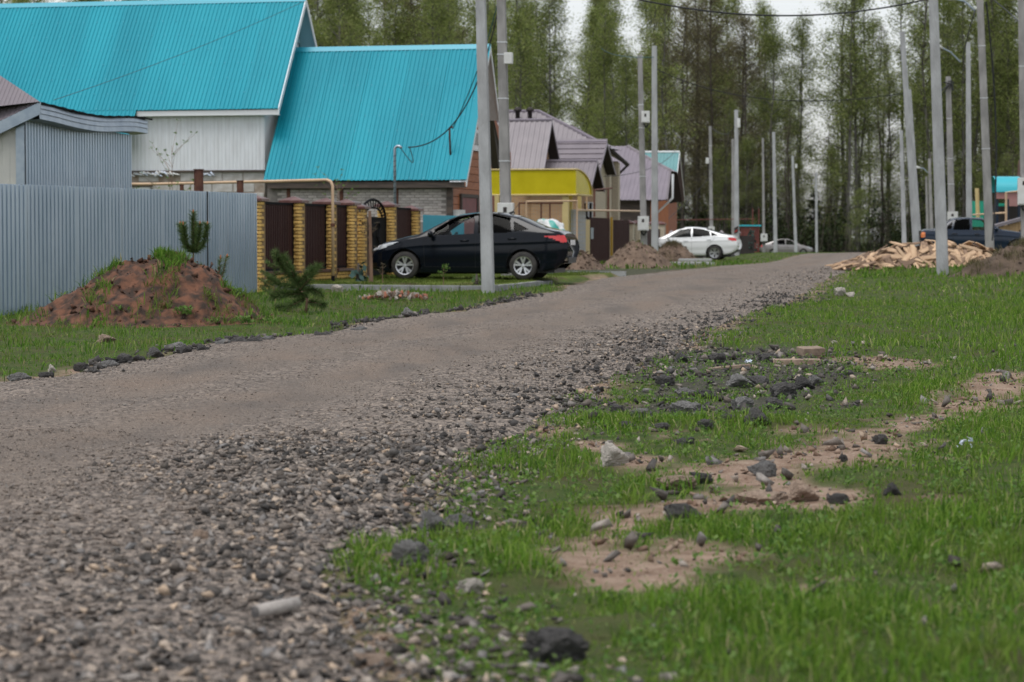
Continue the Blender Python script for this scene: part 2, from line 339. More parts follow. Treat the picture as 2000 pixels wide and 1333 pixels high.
XX, YY = np.meshgrid(xs, ys); ZZ = g(XX, YY)
# the ground sinks a little under the road sheet
tt = road_t(XX, YY); on = sst(.0, .06, tt) * (1 - sst(.94, 1., tt)) * (YY < 158) * (YY > 1)
ZZ = ZZ - on * .05
V = np.stack([XX, YY, ZZ], -1).reshape(-1, 3); nx = len(xs); ny = len(ys)
ii = (np.arange(ny - 1)[:, None] * nx + np.arange(nx - 1)[None]).ravel()
F = np.stack([ii, ii + 1, ii + nx + 1, ii + nx], 1)
def attr(me, name, arr):
    a = me.attributes.new(name, 'FLOAT', 'POINT'); a.data.foreach_set('value', np.asarray(arr, np.float32).ravel())
def groundmat():
    m = bpy.data.materials.new('ground_soil'); m.use_nodes = True; n = m.node_tree; B = n.nodes['Principled BSDF']; L = n.links.new; N = n.nodes.new
    B.inputs['Roughness'].default_value = .97; B.inputs['Specular IOR Level'].default_value = .15
    geo = N('ShaderNodeNewGeometry')
    def noi(s, d=6, sc3=(1, 1, 1)):
        mp = N('ShaderNodeMapping'); mp.inputs['Scale'].default_value = sc3; L(geo.outputs['Position'], mp.inputs[0])
        z = N('ShaderNodeTexNoise'); z.inputs['Scale'].default_value = s; z.inputs['Detail'].default_value = d; L(mp.outputs[0], z.inputs[0]); return z.outputs[0]
    def mix(f, a, b):
        x = N('ShaderNodeMix'); x.data_type = 'RGBA'
        if hasattr(f, 'links'): L(f, x.inputs[0])
        else: x.inputs[0].default_value = f
        for s, i in ((a, 6), (b, 7)):
            if hasattr(s, 'links'): L(s, x.inputs[i])
            else: x.inputs[i].default_value = (*s, 1)
        return x.outputs[2]
    def mr(v, a, b):
        x = N('ShaderNodeMapRange'); x.inputs[1].default_value = a; x.inputs[2].default_value = b; L(v, x.inputs[0]); return x.outputs[0]
    at = N('ShaderNodeAttribute'); at.attribute_name = 'dirt'; aa = N('ShaderNodeAttribute'); aa.attribute_name = 'asph'; al = N('ShaderNodeAttribute'); al.attribute_name = 'lawn'
    grass = mix(mr(noi(7), .35, .65), (.05, .085, .02), (.09, .105, .035))
    grass = mix(mr(noi(1.3), .5, .7), grass, (.085, .075, .035))
    lawn = mix(mr(noi(9), .35, .65), (.075, .115, .018), (.13, .16, .03)); lawn = mix(mr(noi(1.7), .52, .66), lawn, (.10, .07, .045))
    grass = mix(al.outputs['Fac'], grass, lawn)
    soil = mix(mr(noi(9), .35, .65), (.25, .165, .118), (.36, .265, .20)); soil = mix(mr(noi(2.5), .52, .7), soil, (.17, .108, .072)); soil = mix(mr(noi(60, 3), .55, .72), soil, (.45, .36, .285))
    asph = mix(mr(noi(40), .4, .6), (.035, .034, .034), (.12, .105, .095))
    c = mix(at.outputs['Fac'], grass, soil); c = mix(aa.outputs['Fac'], c, asph); L(c, B.inputs['Base Color'])
    bp = N('ShaderNodeBump'); bp.inputs['Strength'].default_value = .9; bp.inputs['Distance'].default_value = .025
    b1 = N('ShaderNodeMath'); b1.operation = 'ADD'; L(noi(22), b1.inputs[0]); L(noi(90, 4), b1.inputs[1]); L(b1.outputs[0], bp.inputs['Height']); L(bp.outputs[0], B.inputs['Normal'])
    return m
me = npmesh('ground', V, F, groundmat(), True)
fx, fy = V[:, 0], V[:, 1]
a_ = .2167 * fx + .9762 * fy; b_ = .9762 * fx - .2167 * fy
drive = sst(60.2, 61.5, a_ + (fbm(fx, fy, 3, 5) - .45) * 2) * (1 - sst(71, 74, a_)) * sst(-17, -16, b_) * (1 - sst(-10.5, -9, b_))
attr(me, 'dirt', dirtmask(fx, fy) * (fy > 2) * (fy < 140)); attr(me, 'asph', np.maximum(asphmask(fx, fy) * .75, drive * .6))
attr(me, 'lawn', (a_ > 46.05) * (a_ < 60.05) * (b_ < -10.65) * (b_ > -17))
tag(link('ground', me), kind='structure')
# road sheet
ry = axis((1, 5, 20), (5, 22, 190), (22, 60, 190), (60, 158, 150)); tx = np.linspace(-.03, 1.03, 44)
TT, RY = np.meshgrid(tx, ry); l, r = redge(RY); RX = l + (r - l) * TT
def roadz(X, Y, T):
    z = g(X, Y) + .018 + .05 * np.sin(np.clip(T, 0, 1) * math.pi) * (1 - sst(80, 120, Y))
    near = 1 - sst(40, 70, Y)
    z = z - near * .022 * (np.exp(-((T - .30) / .07) ** 2) + np.exp(-((T - .62) / .06) ** 2))
    z = z + near * (fbm(X * 5, Y * 5, 3, 71) - .45) * .03 * (.4 + sst(.6, .9, T))
    return z - .07 * (1 - sst(-.03, .02, T)) - .07 * sst(.98, 1.03, T)
RZ = roadz(RX, RY, TT)
V = np.stack([RX, RY, RZ], -1).reshape(-1, 3); nx, ny = len(tx), len(ry)
ii = (np.arange(ny - 1)[:, None] * nx + np.arange(nx - 1)[None]).ravel(); F = np.stack([ii, ii + 1, ii + nx + 1, ii + nx], 1)
def roadmat():
    m = bpy.data.materials.new('gravel_road'); m.use_nodes = True; n = m.node_tree; B = n.nodes['Principled BSDF']; L = n.links.new; N = n.nodes.new
    B.inputs['Roughness'].default_value = .96; B.inputs['Specular IOR Level'].default_value = .2
    geo = N('ShaderNodeNewGeometry'); at = N('ShaderNodeAttribute'); at.attribute_name = 'track'
    def noi(s, d=6, sc3=(1, 1, 1)):
        mp = N('ShaderNodeMapping'); mp.inputs['Scale'].default_value = sc3; L(geo.outputs['Position'], mp.inputs[0])
        z = N('ShaderNodeTexNoise'); z.inputs['Scale'].default_value = s; z.inputs['Detail'].default_value = d; L(mp.outputs[0], z.inputs[0]); return z.outputs[0]
    def mr(v, a, b):
        x = N('ShaderNodeMapRange'); x.inputs[1].default_value = a; x.inputs[2].default_value = b; L(v, x.inputs[0]); return x.outputs[0]
    def mix(f, a, b):
        x = N('ShaderNodeMix'); x.data_type = 'RGBA'; L(f, x.inputs[0])
        for s, i in ((a, 6), (b, 7)):
            if hasattr(s, 'links'): L(s, x.inputs[i])
            else: x.inputs[i].default_value = (*s, 1)
        return x.outputs[2]
    vo = N('ShaderNodeTexVoronoi'); vo.inputs['Scale'].default_value = 38; L(geo.outputs['Position'], vo.inputs['Vector'])
    rp = N('ShaderNodeValToRGB'); e = rp.color_ramp.elements; e[0].color = (.08, .07, .062, 1); e[1].color = (.37, .31, .26, 1); x = e.new(.5); x.color = (.215, .182, .158, 1)
    sp = N('ShaderNodeSeparateColor'); L(vo.outputs['Color'], sp.inputs[0]); L(sp.outputs[0], rp.inputs[0])
    fine = mix(mr(noi(95, 4), .42, .58), (.135, .106, .087), (.275, .226, .186))
    fine = mix(mr(noi(1.1, 7, (1, .35, 1)), .44, .64), fine, (.225, .17, .132))
    fine = mix(mr(noi(260, 2), .56, .66), fine, (.36, .32, .28)); fine = mix(mr(noi(180, 2), .58, .66), fine, (.075, .068, .064))
    fine = mix(mr(noi(1.3, 7, (1.2, .3, 1)), .47, .66), fine, (.155, .133, .117))
    c = mix(at.outputs['Fac'], rp.outputs[0], fine); L(c, B.inputs['Base Color'])
    v2 = N('ShaderNodeMath'); v2.operation = 'MULTIPLY'; v2.inputs[1].default_value = -1.2; L(vo.outputs['Distance'], v2.inputs[0])
    ad = N('ShaderNodeMath'); ad.operation = 'ADD'; L(v2.outputs[0], ad.inputs[0]); L(noi(70, 5), ad.inputs[1])
    bp = N('ShaderNodeBump'); bp.inputs['Strength'].default_value = 1.0; bp.inputs['Distance'].default_value = .02; L(ad.outputs[0], bp.inputs['Height']); L(bp.outputs[0], B.inputs['Normal'])
    return m
me = npmesh('gravel_road', V, F, roadmat(), True)
T = TT.ravel(); nn = fbm(V[:, 0] * 1.5, V[:, 1] * .35, 3, 81)
track = np.exp(-((T - .28) / .13) ** 2) + np.exp(-((T - .58) / .10) ** 2) + (nn - .45) * .9
track = np.clip(track, 0, 1) * (1 - sst(.70, .82, T)) * sst(.02, .1, T); attr(me, 'track', track)
tag(link('gravel_road', me), kind='structure')
def track_at(X, Y):
    T = road_t(X, Y); nn = fbm(X * 1.5, Y * .35, 3, 81)
    k = np.exp(-((T - .28) / .13) ** 2) + np.exp(-((T - .58) / .10) ** 2) + (nn - .45) * .9
    return np.clip(k, 0, 1) * (1 - sst(.70, .82, T)) * sst(.02, .1, T)
# far tarmac road on its bank behind the wood
f = G(); f.prism([(-200, 287, -.14), (200, 287, -.14), (200, 287, .02), (-200, 287, .02)], (0, 7, 0))
tag(f.obj('far_road', pm('far_tarmac', (.33, .34, .36), (.27, .28, .3), .5, .8)), kind='structure')
# ------------------------------------------------------------------ stones
def stone_protos(n, seed, npts=11):
    r = random.Random(seed); out = []
    for _ in range(n):
        bm = bmesh.new()
        for i in range(npts):
            z = r.uniform(-1, 1); a = r.uniform(0, 6.283); q = math.sqrt(1 - z * z); k = r.uniform(.8, 1.1)
            bm.verts.new((q * math.cos(a) * k, q * math.sin(a) * k, z * k))
        res = bmesh.ops.convex_hull(bm, input=bm.verts)
        bmesh.ops.delete(bm, geom=[e for e in res['geom_interior'] if isinstance(e, bmesh.types.BMVert)], context='VERTS')
        bmesh.ops.triangulate(bm, faces=bm.faces); bm.verts.index_update()
        out.append((np.array([v.co[:] for v in bm.verts]), np.array([[v.index for v in fc.verts] for fc in bm.faces]))); bm.free()
    return out
STP = stone_protos(20, 3, 7)
def scatter_stones(name, X, Y, Z, S, mat, flat=.6, sink=.15):
    n = len(X); VV = []; FF = []; off = 0; k = rng.integers(0, len(STP), n)
    for p, (pv, pf) in enumerate(STP):
        idx = np.where(k == p)[0]; m = len(idx)
        if not m: continue
        a = rng.uniform(0, 6.283, m); sc_ = S[idx, None] * rng.uniform(.65, 1.25, (m, 3)) * np.array([1, .85, flat])
        v = pv[None] * sc_[:, None, :]
        tl = rng.normal(0, .25, m); v[..., 2] = v[..., 2] + v[..., 0] * tl[:, None]
        c, s = np.cos(a)[:, None], np.sin(a)[:, None]
        x = v[..., 0] * c - v[..., 1] * s + X[idx, None]; y = v[..., 0] * s + v[..., 1] * c + Y[idx, None]
        z = v[..., 2] + Z[idx, None] + sc_[:, 2:3] * (1 - sink * 2)
        VV.append(np.stack([x, y, z], -1).reshape(-1, 3)); FF.append((pf[None] + (off + np.arange(m) * len(pv))[:, None, None]).reshape(-1, 3)); off += m * len(pv)
    return npmesh(name, np.concatenate(VV), np.concatenate(FF), mat)
def view_pts(n, y0, y1, marg=1.0):            # random ground points roughly even over the strip of ground the camera (and a step aside) sees
    q = rng.uniform(0, 1, n * 2); Y = np.sqrt(y0 * y0 + q * (y1 * y1 - y0 * y0)); k = .212 * Y + marg
    X = rng.uniform(-1, 1, n * 2) * k
    return X[:n], Y[:n]
def gravel_zone(n, y0, y1, s0, s1):
    X, Y = view_pts(n, y0, y1); t = road_t(X, Y); tk = track_at(X, Y)
    keep = (t > -.01) & (rng.uniform(0, 1, len(X)) < 1 - sst(.97, 1.16, t)) & (rng.uniform(0, 1, len(X)) > tk * .22)
    X, Y, t = X[keep], Y[keep], t[keep]
    S = s0 + (s1 - s0) * rng.uniform(0, 1, len(X)) ** 3.6
    S = S * (.6 + .55 * sst(.55, .9, t)) * (1 - .15 * tk[keep])
    pk = rng.uniform(0, 1, len(X)) > sst(.70, .93, t + (vn(X * 2, Y * 1.2, 44) - .5) * .25)
    S = np.where(pk, S * .78, S)
    return X, Y, np.where(t < .985, roadz(X, Y, t), g(X, Y)) - S * np.where(pk, .25, .2), S, pk
zs = [gravel_zone(110000, 5.2, 14, .0045, .033), gravel_zone(92000, 14, 30, .008, .030), gravel_zone(44000, 30, 75, .016, .042)]
X, Y, Z, S, pk = [np.concatenate([z[i] for z in zs]) for i in range(5)]
tag(link('packed_gravel', scatter_stones('packed_gravel', X[pk], Y[pk], Z[pk], S[pk], M['gravel_packed'])), 'brownish gravel packed into the trodden middle of the road', 'gravel', kind='stuff')
X, Y, Z, S = X[~pk], Y[~pk], Z[~pk], S[~pk]
tag(link('loose_gravel', scatter_stones('loose_gravel', X, Y, Z, S, M['gravel'])), 'loose grey and tan gravel on the right shoulder of the road', 'gravel', kind='stuff')
# asphalt crumbs along the shoulders and in the broken patch
X, Y = view_pts(120000, 5.2, 45); t = road_t(X, Y); l, r = redge(Y)
sh = np.exp(-((X - r + .12) / (.16 + .006 * Y)) ** 2) * (.75 + .25 * vn(X * 3, Y * 2, 5)); lf = np.exp(-((X - l + .05) / .22) ** 2) * sst(.35, .6, vn(X * 2, Y * 1.3, 6))
am = 1.0 * asphmask(X, Y) * sst(.3, .6, vn(X * 5, Y * 3, 7))
pr = np.maximum(np.maximum(sh, lf * 1.8), am); keep = rng.uniform(0, 1, len(X)) < pr * .55
lf = lf[keep]; X, Y = X[keep], Y[keep]; S = (.009 + .036 * rng.uniform(0, 1, len(X)) ** 3) * (1 + .9 * lf)
tag(link('asphalt_crumbs', scatter_stones('asphalt_crumbs', X, Y, np.maximum(g(X, Y), np.where((road_t(X, Y) > .02) & (road_t(X, Y) < .98), roadz(X, Y, road_t(X, Y)), -9)), S, M['gravel_dark'], .7)), 'dark crumbled asphalt strewn along the road shoulders', 'asphalt crumbs', kind='stuff')
X, Y = view_pts(26000, 12, 34); keep = rng.uniform(0, 1, len(X)) < asphmask(X, Y) * .55 * sst(.3, .6, vn(X * 4, Y * 2.5, 17)); X, Y = X[keep], Y[keep]
x2, y2 = view_pts(5200, 5.6, 26); k2 = (x2 > redge(y2)[1]) & (rng.uniform(0, 1, len(x2)) < .2 + .8 * dirtmask(x2, y2)); X, Y = np.concatenate([X, x2[k2]]), np.concatenate([Y, y2[k2]])
tag(link('rubble_stones', scatter_stones('rubble_stones', X, Y, g(X, Y), .012 + .05 * rng.uniform(0, 1, len(X)) ** 3, M['gravel'], .75)), 'small grey and pale stones strewn over meadow and broken asphalt patch', 'stones', kind='stuff')
# crumbs of dry soil on the bare patches
X, Y = view_pts(60000, 5.4, 30); d = dirtmask(X, Y) * (X > redge(Y)[1]); keep = rng.uniform(0, 1, len(X)) < d * .8; X, Y = X[keep], Y[keep]
crumb = pm('soil_crumbs', (.2, .2, .2), rough=.97, island=[(0, (.10, .062, .042)), (.4, (.20, .13, .09)), (.8, (.29, .205, .15)), (.93, (.16, .15, .145)), (1, (.40, .34, .28))])
tag(link('soil_crumbs', scatter_stones('soil_crumbs', X, Y, g(X, Y), .004 + .034 * rng.uniform(0, 1, len(X)) ** 6, crumb, .7, .3)), 'dry tan soil crumbs on the bare patches of the meadow', 'soil crumbs', kind='stuff')
# ------------------------------------------------------------------ grass
def blades(name, X, Y, Z, H, W, mat, lean=.45, broad=None):
    n = len(X); az = rng.uniform(0, 6.283, n); fa = rng.uniform(0, 6.283, n); ln = np.abs(rng.normal(0, lean, n)) * H
    dx, dy = np.cos(az), np.sin(az); wx, wy = np.cos(fa) * W, np.sin(fa) * W
    b = np.stack([X, Y, Z], -1)
    def pt(h, l, s, ws): return b + np.stack([dx * l + wx * s * ws, dy * l + wy * s * ws, h], -1)
    v = np.stack([pt(0 * H, 0 * H, -1, .7), pt(0 * H, 0 * H, 1, .7), pt(H * .55, ln * .35, 1, 1), pt(H * .55, ln * .35, -1, 1), pt(np.sqrt(np.maximum(H * H - ln * ln * .6, .1 * H * H)), ln, 0, 0)], 1).reshape(-1, 3)
    o = np.arange(n) * 5
    F = np.concatenate([np.stack([o, o + 1, o + 2, o + 3], 1), np.stack([o + 3, o + 2, o + 4, o + 4], 1)])
    tri = np.concatenate([np.stack([o, o + 1, o + 2], 1), np.stack([o, o + 2, o + 3], 1), np.stack([o + 3, o + 2, o + 4], 1)])
    return npmesh(name, v, tri, mat)
def grass_zone(n, y0, y1, side, h0, h1, w, thin=1.0):
    X, Y = view_pts(n, y0, y1, 1.2); l, r = redge(Y); d = np.maximum(dirtmask(X, Y), asphmask(X, Y) * .8)
    cl = vn(X * 6, Y * 6, 91); cl2 = fbm(X * 1.3, Y * .8, 3, 92)
    k = (X > r + .02) if side > 0 else (X < l - .02)
    k &= rng.uniform(0, 1, n) < (1 - d * .86) * (.12 + .88 * sst(.22, .62, cl)) * thin
    a = .2167 * X + .9762 * Y; b = .9762 * X - .2167 * Y
    if side < 0: k &= (b > -16.5) & ~((a > 45.95) & (b < -10.5))
    X, Y, cl2, d = X[k], Y[k], cl2[k], d[k]
    tall = sst(.40, .62, cl2)
    if side > 0: tall = np.maximum(tall, sst(.55, 1.0, (X / Y - .10) / .11) * .9)
    H = (h0 + (h1 - h0) * tall) * rng.uniform(.35, 1.1, len(X)) * .9 * (1 - .5 * d)
    return X, Y, g(X, Y) - .005, H, w * rng.uniform(.6, 1.4, len(X))
zs = [grass_zone(74000, 5.4, 10.5, 1, .03, .12, .0026), grass_zone(104000, 10.5, 20, 1, .035, .13, .0034), grass_zone(76000, 20, 42, 1, .06, .16, .0058), grass_zone(42000, 42, 75, 1, .07, .17, .011)]
A = [np.concatenate([z[i] for z in zs]) for i in range(5)]
tag(link('meadow_grass', blades('meadow_grass', *A, M['grass'], .75)), 'fresh green grass of the meadow right of the gravel road', 'grass', kind='stuff')
zs = [grass_zone(46000, 17, 34, -1, .07, .17, .005), grass_zone(46000, 34, 52, -1, .08, .2, .007)]
A = [np.concatenate([z[i] for z in zs]) for i in range(5)]
tag(link('verge_grass', blades('verge_grass', *A, M['grass_far'], .65)), 'green grass verge between the road and the grey metal fence', 'grass', kind='stuff')
# mown lawn with the black car, and the far verges
a = rng.uniform(46.1, 60, 26000); b = rng.uniform(-16.4, -10.75, 26000)
X, Y = a * .2167 + b * .9762, a * .9762 - b * .2167; n = fbm(X * .9, Y * .9, 3, 14); k = rng.uniform(0, 1, len(X)) < sst(.3, .55, n); X, Y = X[k], Y[k]
tag(link('lawn_grass', blades('lawn_grass', X, Y, g(X, Y), rng.uniform(.02, .06, len(X)), rng.uniform(.005, .009, len(X)), leaf('lawn_blades', [(0, (.07, .12, .02)), (1, (.14, .18, .035))], 0))), 'short mown lawn around the parked black car', 'lawn', kind='stuff')
n = 60000; X = rng.uniform(-6, 34, n); Y = rng.uniform(58, 260, n); l, r = redge(np.minimum(Y, 159)); a = .2167 * X + .9762 * Y; b = .9762 * X - .2167 * Y
k = ((X < l - .1) | (X > r + .1) | (Y > 158)) & (b > -16.2) & ~((a < 72) & (b < -9) & (a > 60.3)) & ~((a < 60.4) & (b < -10.5)); X, Y = X[k], Y[k]
tag(link('far_grass', blades('far_grass', X, Y, g(X, Y), rng.uniform(.06, .2, len(X)) * (1 - .75 * sst(80, 110, Y)), rng.uniform(.012, .03, len(X)), M['grass_far'])), 'green grass on the far verges before the wood', 'grass', kind='stuff')
# broad-leaved weeds
def weeds(name, pts, mat, n=22, size=.045, up=.08, parent=None):
    V = []; F = []
    for p in pts:
        for _ in range(n):
            az = random.uniform(0, 6.28); el = random.uniform(.15, 1.2); ln = size * random.uniform(.6, 1.4); h = random.uniform(0, up); rad = random.uniform(0, size * 1.2)
            d = Vector((math.cos(az) * math.cos(el), math.sin(az) * math.cos(el), math.sin(el))); sd = Vector((-math.sin(az), math.cos(az), 0)) * ln * .36
            o = Vector(p) + Vector((math.cos(az) * rad, math.sin(az) * rad, h)); k = len(V)
            V += [o, o + d * ln * .5 + sd, o + d * ln, o + d * ln * .5 - sd]; F.append((k, k + 1, k + 2, k + 3))
    return npmesh(name, [tuple(v) for v in V], F, mat)
pts = []
for (y0, y1, n, side) in ((5.6, 12, 900, 1), (12, 24, 1300, 1), (24, 45, 500, 1), (19, 45, 220, -1)):
    X, Y = view_pts(n * 5, y0, y1); l, r = redge(Y); d = dirtmask(X, Y)
    k = ((X > r + .1) if side > 0 else ((X < l - .1) & (.9762 * X - .2167 * Y > -16.4))) & (rng.uniform(0, 1, len(X)) > d * .8); X, Y = X[k][:n], Y[k][:n]
    pts += [(x, y, gz(x, y)) for x, y in zip(X, Y)]
tag(link('meadow_weeds', weeds('meadow_weeds', pts, M['weed'], 9, .022, .05)), 'low leafy weeds growing among the grass', 'weeds', kind='stuff')
# ------------------------------------------------------------------ street frame
class Fr:
    def __init__(s, X, Y): s.o = Vector((X, Y, 0))
    def ony(s, u, v, y):
        d = ray(u, v); e = EYE - s.o; t = (y - e.dot(E1)) / d.dot(E1); p = e + d * t; return p.dot(E2), p.z
    def onx(s, u, v, x):
        d = ray(u, v); e = EYE - s.o; t = (x - e.dot(E2)) / d.dot(E2); p = e + d * t; return p.dot(E1), p.z
    def loc(s, p): q = Vector(p) - s.o; return Vector((q.dot(E2), q.dot(E1), p[2]))
    def wor(s, x, y, z=0): return s.o + E2 * x + E1 * y + Vector((0, 0, z))
    def emp(s, name, label, cat, group=None): return empty(name, s.o, ROT, label, cat, group)
def corr(O, ex, et, poly, pitch=.2, amp=.018, prof='trap', thick=.0):
    """corrugated sheet over a convex polygon given in (s, t); ribs run along t. returns G"""
    O = Vector(O); ex = Vector(ex).normalized(); et = Vector(et).normalized(); n = ex.cross(et).normalized()
    s0 = min(p[0] for p in poly); s1 = max(p[0] for p in poly)
    offs = [(0, 0), (.22, 0), (.30, 1), (.70, 1), (.78, 0)] if prof == 'trap' else [(0, 1), (.60, 1), (.66, 0), (.94, 0)] if prof == 'groove' else [(0, 0), (.25, .5), (.5, 1), (.75, .5)]
    S = []; k = 0
    while True:
        done = False
        for o, h in offs:
            x = s0 + (k + o) * pitch
            if x > s1: done = True; break
            S.append((x, h))
        if done: break
        k += 1
    if S[-1][0] < s1 - 1e-4: S.append((s1, S[-1][1]))
    def span(x):
        lo, hi = 1e9, -1e9; m = len(poly); x = min(max(x, s0 + 1e-5), s1 - 1e-5)
        for i in range(m):
            a, b = poly[i], poly[(i + 1) % m]
            if (a[0] - x) * (b[0] - x) <= 0 and abs(a[0] - b[0]) > 1e-9:
                t = a[1] + (b[1] - a[1]) * (x - a[0]) / (b[0] - a[0]); lo = min(lo, t); hi = max(hi, t)
        return lo, hi
    q = G(); vs = []; fs = []
    for x, h in S:
        lo, hi = span(x)
        for t in (lo, hi): vs.append(O + ex * x + et * t + n * (h * amp))
    for i in range(len(S) - 1): fs.append((2 * i, 2 * i + 2, 2 * i + 3, 2 * i + 1))
    return q.add(vs, fs)
def slope(parent, mat, x0, x1, ye, ze, yr, zr, pitch=.2, amp=.018, poly=None, name='roof', prof='trap'):
    """roof slope from eave (ye, ze) up to ridge (yr, zr), ribs down the slope"""
    et = Vector((0, yr - ye, zr - ze)); ln = et.length
    n = max(1, int(round((x1 - x0) / (pitch * 9)))) if name == 'roof' else 1
    for k in range(n):                        # one object for each sheet, laps slightly proud
        a, b = x0 + (x1 - x0) * k / n, x0 + (x1 - x0) * (k + 1) / n + (.02 if k < n - 1 else 0); dz = .004 * (k % 2)
        if yr > ye: o = corr((0, ye, ze + dz), (1, 0, 0), et, [(a, 0), (b, 0), (b, ln), (a, ln)], pitch, amp, prof).obj('roof_sheet', mat, parent)
        else: o = corr((0, ye, ze + dz), (-1, 0, 0), et, [(-b, 0), (-a, 0), (-a, ln), (-b, ln)], pitch, amp, prof).obj('roof_sheet', mat, parent)
    return o
def gable_trim(parent, x, pts, mat, h=.16, t=.03, name='fascia'):
    """boards along a gable line pts [(y, z)...] at plane x, hanging h below it"""
    for (y0, z0), (y1, z1) in zip(pts[:-1], pts[1:]):
        q = G(); q.prism([(x, y0, z0 + .03), (x, y1, z1 + .03), (x, y1, z1 - h), (x, y0, z0 - h)], (t, 0, 0)); q.obj(name, mat, parent)
# ------------------------------------------------------------------ grey corrugated metal fence
FB = Fr(0, 0)
def fline(u, off=0.0):                        # point of the fence line (street side) seen at photo column u
    d = ray(u, 460); bq = -15.03 + off; t = bq / d.dot(E2); p = d * t; return Vector((p.x, p.y, 0))
fa0, fa1 = fline(-60), fline(496)
mf = empty('metal_fence', (fa0.x, fa0.y, gz(fa0.x, fa0.y)), ROT, 'tall grey corrugated metal fence on the left behind the soil mound', 'fence')
ln_f = (fa1 - fa0).dot(E1); gap = (fline(399) - fa0).dot(E1); zb = gz(fa0.x, fa0.y)
def fz(y): return 2.0 - .05 + .06 * y / ln_f - zb
edges = [0]; 
while edges[-1] + 1.9 < gap: edges.append(edges[-1] + 1.9)
edges += [gap - .02]
sh = list(zip(edges[:-1], edges[1:])) + [(gap + .04, gap + 1.15), (gap + 1.15, ln_f)]
for i, (y0, y1) in enumerate(sh):
    if y1 - y0 < .05: continue
    q = corr((0, 0, 0), (0, 1, 0), (0, 0, 1), [(y0, -.05), (y1 + .03, -.03 + .06), (y1 + .03, fz(y1)), (y0, fz(y0))], .15, .05, 'groove')
    q.obj('sheet', M['galv'], mf, loc=(.003 * (i % 2), 0, 0))
for y in [gap - .4 * 0 + .01] + [e for e in edges[1:-1]]:
    G().box(-.09, -.03, y - .03, y + .03, -.1, fz(y) - .02).obj('post', M['rust'], mf)
G().box(.02, .058, gap - .005, gap + .05, -.05, fz(gap) + .0).obj('dark_post', M['black_metal'], mf)
for z in (.4, 1.5): G().box(-.03, -.012, 0, ln_f, z, z + .04).obj('rail', M['rust'], mf)
# ------------------------------------------------------------------ yellow brick fence
def rock_brick(l, wd, h):                     # pillow-faced brick, base at origin corner
    q = G(); b = .026; i = .020
    X = (0, l); Yv = (0, wd); Z = (0, h)
    c = [Vector((x, y, z)) for z in Z for x, y in ((0, 0), (l, 0), (l, wd), (0, wd))]
    q.add(c, [(3, 2, 1, 0), (4, 5, 6, 7)])
    for f_, nrm in (((0, 1, 5, 4), (0, -1, 0)), ((1, 2, 6, 5), (1, 0, 0)), ((2, 3, 7, 6), (0, 1, 0)), ((3, 0, 4, 7), (-1, 0, 0))):
        p = [c[k] for k in f_]; m = sum(p, Vector()) / 4; nv = Vector(nrm)
        inn = [pp + (m - pp).normalized() * i * 1.2 + nv * b for pp in p]
        q.add(p + inn, [(4, 5, 6, 7)] + [(k, (k + 1) % 4, 4 + (k + 1) % 4, 4 + k) for k in range(4)])
    return q
bf = empty('brick_fence', fline(508), ROT, 'fence of yellow rock-faced brick pillars with dark brown panels', 'fence'); bf.location.z = .08
b0 = fline(508); CH = .0715; NC = 25
long_b = rock_brick(.236, .112, CH - .013).me('brick', M['ybrick'], False)
def cap_mesh():
    q = G(); q.box(-.25, .25, -.25, .25, 0, .05); a = [(-.25, -.25, .05), (.25, -.25, .05), (.25, .25, .05), (-.25, .25, .05)]
    q.add(a + [(0, 0, .14)], [(0, 1, 4), (1, 2, 4), (2, 3, 4), (3, 0, 4)]); return q
capm = cap_mesh().me('cap', M['cap'])
PU = [508, 587, 650, 690, 710, 768, 815]; PY = [(fline(u) - b0).dot(E1) for u in PU]
for pi, y in enumerate(PY):
    nc = NC if pi < 4 else (NC - 1 if pi != 5 else NC)
    core = G().box(-.365, -.01, y + .012, y + .352, -.15, nc * CH); co = core.obj('pillar', M['ymortar'], bf)
    stuff = G()
    for c in range(nc):
        z = c * CH; fl = c % 2
        lay = [(-.375, y - .0, 0), (-.137, y, 90), (-.013 - .112 * 0, y + .36 - .112, 180), (-.375 + .112, y + .36, 270)] if True else None
        # pinwheel: four stretchers round the core; alternate courses are mirrored
        spots = [((-.375, y), 0), ((-.013, y), 90), ((-.013, y + .36), 180), ((-.375, y + .36), 270)]
        for k, ((px, py), an) in enumerate(spots):
            if fl:
                T = Matrix.Translation((px, py, z)) @ Matrix.Rotation(R(an + 90), 4, 'Z') @ Matrix.Scale(-1, 4, (0, 1, 0)) @ Matrix.Rotation(0, 4, 'Z')
            else: T = Matrix.Translation((px, py, z)) @ Matrix.Rotation(R(an), 4, 'Z')
            if k == 2: continue
            if pi < 4:
                o = link('brick', long_b, co); o.matrix_local = T @ Matrix.Rotation(R(random.uniform(-.5, .5)), 4, 'Z')
            else: stuff.add([T @ v.co for v in long_b.vertices], [tuple(p.vertices) for p in long_b.polygons])
    if stuff.v: tag(stuff.obj('brickwork', M['ybrick'], co), kind='stuff')
    link('cap', capm, co, (-.195, y + .18, nc * CH))
